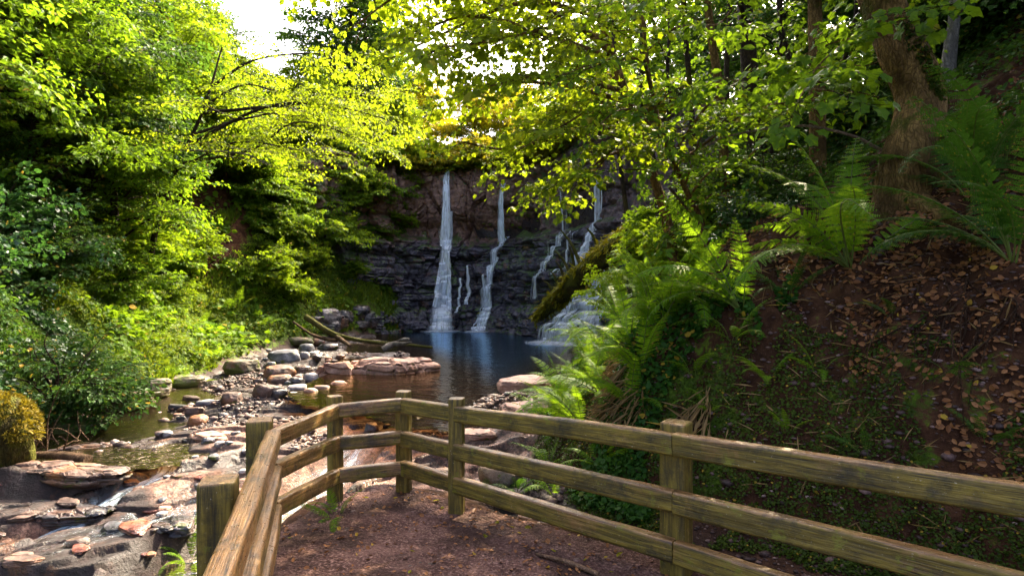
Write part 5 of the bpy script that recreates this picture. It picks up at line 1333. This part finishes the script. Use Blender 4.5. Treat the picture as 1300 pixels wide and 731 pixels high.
def build_trees():
    R = MAT
    kind('shrub_a', 'shrub', shrub_parts(1, 1.3, 22, .095), R['twig'], R['mid'], 'foliage', 'stem')
    kind('shrub_b', 'shrub', shrub_parts(2, 1.15, 26, .075, tm=LEAF_ROUND, step=.20), R['twig'], R['cool'], 'foliage', 'stem')
    kind('shrub_c', 'shrub', shrub_parts(3, 1.35, 22, .10), R['twig'], R['lime'], 'foliage', 'stem')
    kind('shrub_d', 'shrub', shrub_parts(4, 1.25, 26, .08, step=.21), R['twig'], R['dark'], 'foliage', 'stem')
    kind('shrub_g', 'shrub', shrub_parts(5, 1.4, 22, .12), R['twig'], R['gold'], 'foliage', 'stem')
    kind('tree_mid', 'tree', tree_parts(11, 7.5, .14, 40, 2.7, .13, .13, .66), R['bark'], R['mid'])
    kind('tree_lime', 'tree', tree_parts(12, 8.0, .14, 42, 2.8, .15, .14, .7), R['bark'], R['lime'])
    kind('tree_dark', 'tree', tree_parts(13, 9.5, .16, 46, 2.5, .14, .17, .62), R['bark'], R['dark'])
    kind('tree_gold', 'tree', tree_parts(14, 8.5, .10, 44, 3.2, .20, .16, .85, step=.5), R['bark'], R['gold'])
    kind('tree_tall', 'tree', tree_parts(17, 11, .42, 36, 2.2, .14, .17, .62), R['bark'], R['dark'])
    kind('tree_high', 'tree', tree_parts(16, 8.5, .45, 34, 2.7, .13, .13, .66), R['bark'], R['mid'])
    g = np.random.default_rng(5)
    # ---- left bank shrubs
    zones = {'ivy': ('cool green shrub low on the shaded left bank above the stream', 'shaded shrubs at the foot of the left bank'),
             'mid': ('green layered shrub on the upper left slope under the trees', 'shrubs under the trees on the upper left slope'),
             'sun': ('sunlit yellow green shrub around the bare earth patch on the left slope', 'sunlit shrubs around the bare earth patch'),
             'back': ('light green shrub on the slope beside the waterfall cliff', 'shrubs on the slope beside the cliff')}
    for y in np.arange(7.2, 28, 1.45):
        for d in np.arange(.9, 15, 1.6):
            yy = y + g.uniform(-.6, .6); dd = d + g.uniform(-.6, .6)
            x = float(np.interp(yy, [q[1] for q in LTOE], [q[0] for q in LTOE])) - dd
            px = CX + F * x / yy
            if px < -130 or math.hypot((x + 11.2) / 2.0, (yy - 20.2) / 2.8) < 1: continue
            if dd < 2.3 and yy > 10: continue
            if 9 < yy < 19 and dd < 3.2 and g.random() < .6: continue
            z = gz(x, yy)
            if yy < 13.5 and dd < 4.5: zn, ks = 'ivy', ['shrub_b', 'shrub_d', 'shrub_d', 'shrub_b']  # darker kinds here: the bank's shade is put into the leaf colour
            elif yy > 22: zn, ks = 'back', ['shrub_c', 'shrub_a']
            elif yy > 15.5: zn, ks = 'sun', ['shrub_c', 'shrub_c', 'shrub_a']
            else: zn, ks = 'mid', ['shrub_a', 'shrub_a', 'shrub_b', 'shrub_d']
            lab, gr = zones[zn]
            plant(ks[g.integers(len(ks))], (x, yy, z), lab, 'shrub', g.uniform(0, 6.28), g.uniform(.85, 1.35), gr, rx=0, ry=g.uniform(.05, .3))
    for px, py, sc, kd in [(212, 352, 1.0, 'shrub_c'), (180, 345, 1.1, 'shrub_a'), (240, 330, .9, 'shrub_c'), (150, 372, 1.0, 'shrub_a'), (205, 385, .7, 'shrub_c'), (352, 372, .95, 'shrub_c'), (330, 345, .9, 'shrub_c'), (372, 350, .7, 'shrub_c'), (350, 300, 1.0, 'shrub_c'), (395, 285, 1.1, 'shrub_a'), (420, 262, 1.1, 'shrub_c'), (455, 262, 1.2, 'shrub_c'), (485, 258, 1.2, 'shrub_a'), (505, 240, 1.1, 'shrub_c'), (440, 240, 1.3, 'shrub_c'), (475, 300, .8, 'shrub_a'), (400, 340, .7, 'shrub_c'), (445, 350, .6, 'shrub_a'), (495, 285, .9, 'shrub_c'), (380, 250, 1.3, 'shrub_c'), (340, 260, 1.2, 'shrub_a')]:
        h = hit(px, py, 8, 40); plant(kd, h, 'light green shrub clinging to the steep slope between the boulders and the cliff', 'shrub', px * .7, sc, 'shrubs clinging to the steep slope by the cliff', ry=.25)
    # ---- trees on the left slope
    T = [('tree_mid', 30, 13.5, 8.0, 1.0, 'leafy green tree at the left edge of the dark slope'),
         ('tree_dark', 75, 15, 7.6, 1.0, 'dark trunked tree standing among shade on the upper left slope'),
         ('tree_mid', 150, 16, 7.4, .95, 'green tree with layered boughs above the upper left slope'),
         ('tree_lime', 205, 20, 8.5, 1.0, 'light green tree behind the bleached level bough'),
         ('tree_mid', 110, 21, 11.0, 1.1, 'tall green tree on top of the left slope'),
         ('tree_dark', 0, 19, 12, 1.1, 'shadowy tree filling the upper left corner'),
         ('tree_dark', 215, 27, 10, 1.25, 'tall dark tree against the bright sky left of the gap'),
         ('tree_lime', 285, 22.5, 6.0, .62, 'low yellow green tree at the head of the sunlit slope'),
         ('tree_mid', 255, 25, 8.5, .80, 'spreading tree left of the bright sky gap'),
         ('tree_lime', 345, 27, 5.2, .62, 'small bright tree directly below the sky gap'),
         ('tree_lime', 395, 27.5, 4.8, .75, 'light green tree between the sky gap and the dark back tree'),
         ('tree_lime', 315, 33, 8, .62, 'distant low tree under the sky gap'),
         ('tree_tall', 428, 31, 5.5, 1.3, 'tall dark back tree with a visible trunk right of the sky gap'),
         ('tree_mid', -60, 12, 7, 1.1, 'tree overhanging the far left of the bank')]
    for i, (kd, px, Y, zz, sc, lab) in enumerate(T):
        x = (px - CX) / F * Y; plant(kd, (x, Y, gz(x, Y) - .1), lab, 'tree', i * 1.7, sc)
    # ---- above the falls
    B = [('tree_dark', 452, 33, 1.15, 'dense dark tree standing behind the tall dark back tree'), ('tree_lime', 430, 37, 1.25, 'tall light tree far behind the dark back tree'), ('tree_mid', 490, 39, 1.3, 'tall green tree far behind the left end of the cliff'), ('tree_lime', 470, 33, .6, 'yellow green tree above the left end of the cliff'), ('tree_lime', 505, 31, .55, 'small tree overhanging the tallest waterfall'),
         ('tree_gold', 545, 35, .75, 'golden backlit tree on the cliff top behind the tallest waterfall'), ('tree_gold', 600, 33, .62, 'golden tree between the first two waterfalls'),
         ('tree_lime', 640, 36, .8, 'light tree far behind the second waterfall'), ('tree_gold', 680, 33, .62, 'brightest golden backlit tree on the cliff top'),
         ('tree_lime', 720, 30, .7, 'light green tree on the cliff right of the golden one'), ('tree_lime', 770, 29, .95, 'tall light tree at the right end of the cliff'),
         ('tree_mid', 830, 27, 1.1, 'green tree behind the leaning stems on the right slope'), ('tree_mid', 900, 24, 1.1, 'tree far back among the right hand trunks'),
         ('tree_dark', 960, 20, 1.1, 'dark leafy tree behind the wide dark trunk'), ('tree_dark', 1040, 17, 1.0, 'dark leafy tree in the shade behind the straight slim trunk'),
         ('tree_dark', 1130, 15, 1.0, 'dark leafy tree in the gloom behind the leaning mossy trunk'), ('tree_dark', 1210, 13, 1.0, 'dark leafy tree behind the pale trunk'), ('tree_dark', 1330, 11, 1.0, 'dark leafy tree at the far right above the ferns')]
    for i, (kd, px, Y, sc, lab) in enumerate(B):
        x = (px - CX) / F * Y; plant(kd, (x, Y, gz(x, Y) - .1), lab, 'tree', i * 2.1 + .5, sc)
    for i, px in enumerate(np.arange(480, 810, 24)):
        x = (px - CX) / F * 28; y = float(np.interp(x, CLIFF[:, 0], CLIFF[:, 1])) + g.uniform(.4, 1.4); x = (px - CX) / F * y
        plant(['shrub_c', 'shrub_g'][i % 2], (x, y, 8.0 + g.uniform(-.2, .3)), 'yellow green bush hanging over the lip of the waterfall cliff', 'bush', g.uniform(0, 6), g.uniform(1.0, 1.5), 'bushes on the cliff lip', name='bush')
    # ---- right slope shrubs
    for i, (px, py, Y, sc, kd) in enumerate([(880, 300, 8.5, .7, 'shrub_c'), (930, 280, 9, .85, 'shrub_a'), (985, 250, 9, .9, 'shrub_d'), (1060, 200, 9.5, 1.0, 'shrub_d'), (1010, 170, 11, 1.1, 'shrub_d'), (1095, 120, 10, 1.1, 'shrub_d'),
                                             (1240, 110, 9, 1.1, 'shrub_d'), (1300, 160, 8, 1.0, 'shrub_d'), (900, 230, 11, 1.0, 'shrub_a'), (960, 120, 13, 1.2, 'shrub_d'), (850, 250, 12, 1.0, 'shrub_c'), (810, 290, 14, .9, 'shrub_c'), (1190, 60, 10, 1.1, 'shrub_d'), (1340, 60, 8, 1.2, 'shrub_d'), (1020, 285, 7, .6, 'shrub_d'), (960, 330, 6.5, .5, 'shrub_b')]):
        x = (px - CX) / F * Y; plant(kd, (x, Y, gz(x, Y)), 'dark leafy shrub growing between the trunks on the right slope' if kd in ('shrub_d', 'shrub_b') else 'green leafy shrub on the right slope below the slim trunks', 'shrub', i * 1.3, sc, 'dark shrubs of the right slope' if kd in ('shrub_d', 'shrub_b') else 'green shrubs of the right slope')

    # ---- the near trees on the right
    b = P(1152, 214, 5.0); b[2] = gz(b[0], b[1]) - .45
    tp = [b, P(1150, 208, 5.0), P(1160, 165, 5.03), P(1165, 120, 5.08), P(1143, 62, 5.12), P(1120, 0, 5.18), P(1095, -110, 5.2), P(1080, -300, 5.3)]
    hero_tree(b, 'thick leaning mossy trunk with a swollen bend, nearest tree on the right bank', tp, .235, .13,
              [(.62, P(1015, 125, 4.3), .012), (.72, P(1260, -80, 4.4), .04), (.85, P(1340, -120, 4.6), .05), (.95, P(1150, -260, 3.4), .05), (.8, P(1080, -150, 3.0), .04), (.9, P(1300, -300, 6), .05), (.97, P(1000, -350, 6.4), .05)], .10, MAT['mid'], MAT['bark_warm'], .5, .34, 31, wob=.30, flare=1.5, mossy=14000, roots=6)
    def straight(px0, px1, Y, r, label, limbs, bark='bark', y_base=None, bend=0, seed=0, mat='mid', leaf=.11, top=-260, sl=.55, sub=.5, r1=.55):
        x = (px0 - CX) / F * Y; b = np.array([x, Y, gz(x, Y) - .15])
        pyb = HY - (b[2] - EYE) * F / Y
        pts = [b, P(px0 + bend * .4, pyb * .7, Y + .05), P((px0 + px1) / 2 + bend, pyb * .35, Y + .1), P(px1, 0, Y + .1), P(px1 + (px1 - px0) * .8, top, Y + .2)]
        return hero_tree(b, label, pts, r, r * r1, limbs, leaf, MAT[mat], MAT[bark], sl, .34, seed, sub=sub)
    straight(1038, 1034, 7.0, .115, 'straight slim tree with a mossy brown trunk left of the leaning one', [(.75, P(1100, -60, 6.6), .03), (.9, P(1060, -180, 5.0), .04), (.95, P(1190, -200, 6.5), .04), (.55, P(1075, 120, 6.0), .012), (.97, P(980, -250, 8.5), .05)], 'bark_warm', seed=32)
    straight(1203, 1212, 7.4, .10, 'pale grey trunk in the shade behind the tall dark ferns', [(.7, P(1270, -20, 6.4), .03), (.8, P(1150, -100, 6.2), .03), (.9, P(1300, -150, 6.6), .04), (.7, P(1190, -60, 8.5), .03)], 'bark_pale', seed=33, mat='dark')
    straight(960, 945, 10, .19, 'wide dark tree trunk in the middle of the right hand wood', [(.7, P(860, -80, 8.5), .05), (.8, P(1040, -120, 9), .05), (.9, P(930, -200, 8), .05)], 'bark', seed=34, mat='mid')
    straight(918, 898, 8.6, .085, 'slender warm brown trunk left of the wide dark one', [(.45, P(955, 150, 7.4), .016), (.85, P(820, -120, 7.4), .03)], 'bark_warm', seed=35, bend=6, mat='lime')
    straight(885, 868, 9.2, .06, 'thin dark trunk standing close to the slender brown one', [(.75, P(900, -60, 8), .02)], 'bark', seed=36, mat='mid')
    straight(842, 815, 10.5, .09, 'dark curving trunk with crooked boughs behind the big sycamore leaves', [(.5, P(770, 90, 9.5), .03), (.75, P(740, -60, 9.2), .04)], 'bark', seed=37, bend=-12, mat='mid')
    for i, (p0, p1, Y, r, lab) in enumerate([(1078, 1088, 9.2, .05, 'thin dark stem just left of the leaning mossy trunk'), (1002, 988, 10.5, .06, 'slim dark stem left of the straight mossy brown trunk'), (978, 992, 9.0, .035, 'very thin stem right of the wide dark trunk'), (930, 926, 12.5, .08, 'dark stem far back beside the wide dark trunk'),
                                             (800, 778, 12, .06, 'slim dark stem far behind the big leaved leaning tree'), (1118, 1132, 9.5, .05, 'thin stem half hidden behind the leaning mossy trunk'), (1268, 1280, 8.8, .06, 'thin dark stem among the tall ferns at the far right'), (865, 850, 11.5, .05, 'thin leaning stem behind the forked young tree')]):
        straight(p0, p1, Y, r, lab, [(.6, P(p1 - 50, 40, Y - .6), .014), (.72, P(p1 + 55, -30, Y - .4), .014), (.5, P(p1 + 40, 110, Y - .3), .010)], 'bark', seed=70 + i, bend=(-9, 8, 5, -6, -8, 9, -7, -10)[i], mat='mid', leaf=.09, sub=.15)
    # the big-leaved tree that hangs over the pool
    x = (862 - CX) / F * 8.0; b = np.array([x, 8.0, gz(x, 8.0) - .12])
    tp = [b, P(846, 280, 8.0), P(822, 200, 8.0), P(795, 120, 7.9), P(768, 40, 7.8), P(745, -40, 7.7), P(720, -180, 7.6)]
    L = [(.82, P(440, 40, 7.5), .04), (.86, P(410, -20, 7.0), .04), (.72, P(455, 95, 8.2), .04), (.33, P(655, 235, 7.4), .028), (.36, P(735, 235, 6.4), .022), (.40, P(588, 181, 7.2), .045), (.44, P(660, 190, 6.3), .03), (.48, P(560, 130, 7.9), .04),
         (.52, P(620, 110, 6.4), .035), (.60, P(500, 62, 7.4), .045), (.62, P(570, 60, 6.2), .035), (.66, P(720, 60, 5.8), .03), (.7, P(470, -30, 7.6), .045), (.74, P(600, -40, 5.8), .04), (.78, P(680, -60, 5.2), .04), (.85, P(520, -120, 6.6), .04), (.5, P(690, 130, 9.4), .035), (.65, P(590, 20, 9.6), .04), (.75, P(690, -50, 9.6), .04)]
    hero_tree(b, 'big leaved leaning tree whose layered boughs hang over the pool and waterfalls', tp, .075, .045, L, .082, MAT['sunlit'], MAT['bark_warm'], .5, .33, 41, sub=.42)
    x = (906 - CX) / F * 7.0; b = np.array([x, 7.0, gz(x, 7.0) - .12])
    tp = [b, P(893, 290, 7.0), P(868, 235, 6.9), P(845, 180, 6.8), P(826, 110, 6.8), P(815, 20, 6.7)]
    L = [(.35, P(960, 190, 5.9), .016), (.4, P(905, 160, 5.6), .016), (.5, P(1000, 130, 5.6), .02), (.45, P(790, 215, 6.0), .018), (.55, P(960, 85, 5.2), .02), (.6, P(760, 160, 5.8), .02), (.65, P(870, 110, 5.4), .018), (.8, P(740, 90, 5.4), .02), (.9, P(930, 10, 5.4), .018), (.97, P(790, 0, 5.2), .02), (.3, P(850, 290, 6.2), .012), (.3, P(930, 250, 6.1), .012)]
    hero_tree(b, 'forked young tree with two thin stems and sprays of fresh leaves over the slope', tp, .042, .022, L, .085, MAT['mid'], MAT['bark_warm'], .46, .38, 42, sub=.2, tm=LEAF_OVAL, templ=SPRAY)
    # the layered tree that reaches over the stream from the left bank
    x = (188 - CX) / F * 16.8; b = np.array([x, 16.8, gz(x, 16.8) - .15])
    tp = [b, P(196, 300, 16.6), P(222, 220, 16.0), P(258, 140, 15.4), P(282, 60, 15.2)]
    L = [(.55, P(490, 190, 14.0), .045), (.62, P(515, 158, 14.6), .05), (.74, P(520, 115, 15), .05), (.85, P(470, 85, 15), .04), (.52, P(430, 200, 14.5), .035), (.66, P(480, 150, 17), .045), (.78, P(400, 118, 14), .035)]
    hero_tree(b, 'light green tree leaning out from the left bank with boughs layered over the stream', tp, .10, .018, L, .085, MAT['sunlit'], MAT['bark'], .58, .42, 43, tm=LEAF_OVAL, templ=SPRAY, sub=.42)
    # roof of leaves added over the right bank, out of view, to shade it
    for i, (x, y, sc) in enumerate([(6.2, 3.2, 1.0), (6.5, 6.0, 1.0), (7.2, 8.5, 1.1), (8, 2, 1.1)]):
        plant('tree_high', (x, y, gz(x, y) - .1), ['unseen leafy tree added for shade above the dark root tangle', 'unseen leafy tree added for shade beyond the tall dark ferns', 'unseen leafy tree added for shade uphill of the pale trunk', 'unseen leafy tree added for shade high on the right bank'][i], 'tree', i * 1.3, sc)
# ================================================================== light, camera, go
def build_light():
    el, az = math.radians(44), math.radians(28)        # az: to the right of the line of sight
    w = bpy.data.worlds.new('World'); SC.world = w; w.use_nodes = True
    nt = w.node_tree; bg = nt.nodes['Background']
    sky = nt.nodes.new('ShaderNodeTexSky'); sky.sky_type = 'NISHITA'; sky.sun_disc = False
    sky.sun_elevation = el; sky.sun_rotation = az; sky.dust_density = 8.0; sky.air_density = 0.4; sky.ozone_density = 0.1
    nt.links.new(sky.outputs[0], bg.inputs[0]); bg.inputs[1].default_value = 0.15
    l = bpy.data.lights.new('sun', 'SUN'); l.energy = 2.5; l.angle = math.radians(.5); l.color = (1, .84, .56)
    o = bpy.data.objects.new('sun', l); COL.objects.link(o)
    d = Vector((math.sin(az) * math.cos(el), math.cos(az) * math.cos(el), math.sin(el)))     # towards the sun
    o.rotation_euler = d.to_track_quat('Z', 'Y').to_euler(); o.location = d * 60
    c = bpy.data.cameras.new('camera'); c.lens = 20; c.sensor_width = 36; c.clip_start = .05; c.clip_end = 400
    c.shift_y = (HY - 365.5) / 1300
    co = bpy.data.objects.new('camera', c); COL.objects.link(co); co.location = (0, 0, EYE); co.rotation_euler = (math.pi / 2, 0, 0)
    SC.camera = co
    v = SC.view_settings; v.view_transform = 'Standard'; v.look = 'None'; v.exposure = 3.2; v.gamma = 1
    try: v.use_curve_mapping = False
    except Exception: pass
    cy = SC.cycles
    cy.max_bounces = 7; cy.diffuse_bounces = 4; cy.glossy_bounces = 2; cy.transmission_bounces = 4; cy.transparent_max_bounces = 10
    cy.caustics_reflective = False; cy.caustics_refractive = False; cy.sample_clamp_indirect = 6
    cy.use_denoising = True; cy.use_adaptive_sampling = False; cy.use_light_tree = False
    w.cycles.sampling_method = 'NONE'

import time
_t = time.time()
def tick(s):
    global _t
    print('%-10s %.1fs' % (s, time.time() - _t)); _t = time.time()
build_light()
leaf_mats(); tick('mats')
build_land(); tick('land'); build_path(); build_water(); chute(); tick('water')
build_cliff(); build_falls(); tick('cliff')
build_fence(); MOSSB = build_rocks(); tick('rocks')
MB_MOSS = mat_bark('mossy_trunk_bark', (.03, .025, .006), (.12, .10, .02), .45, 1)
build_deadwood(MB_MOSS); tick('deadwood')
build_carpets(); build_gravel(); tick('carpets'); build_ferns(); tick('ferns'); build_trees(); tick('trees')
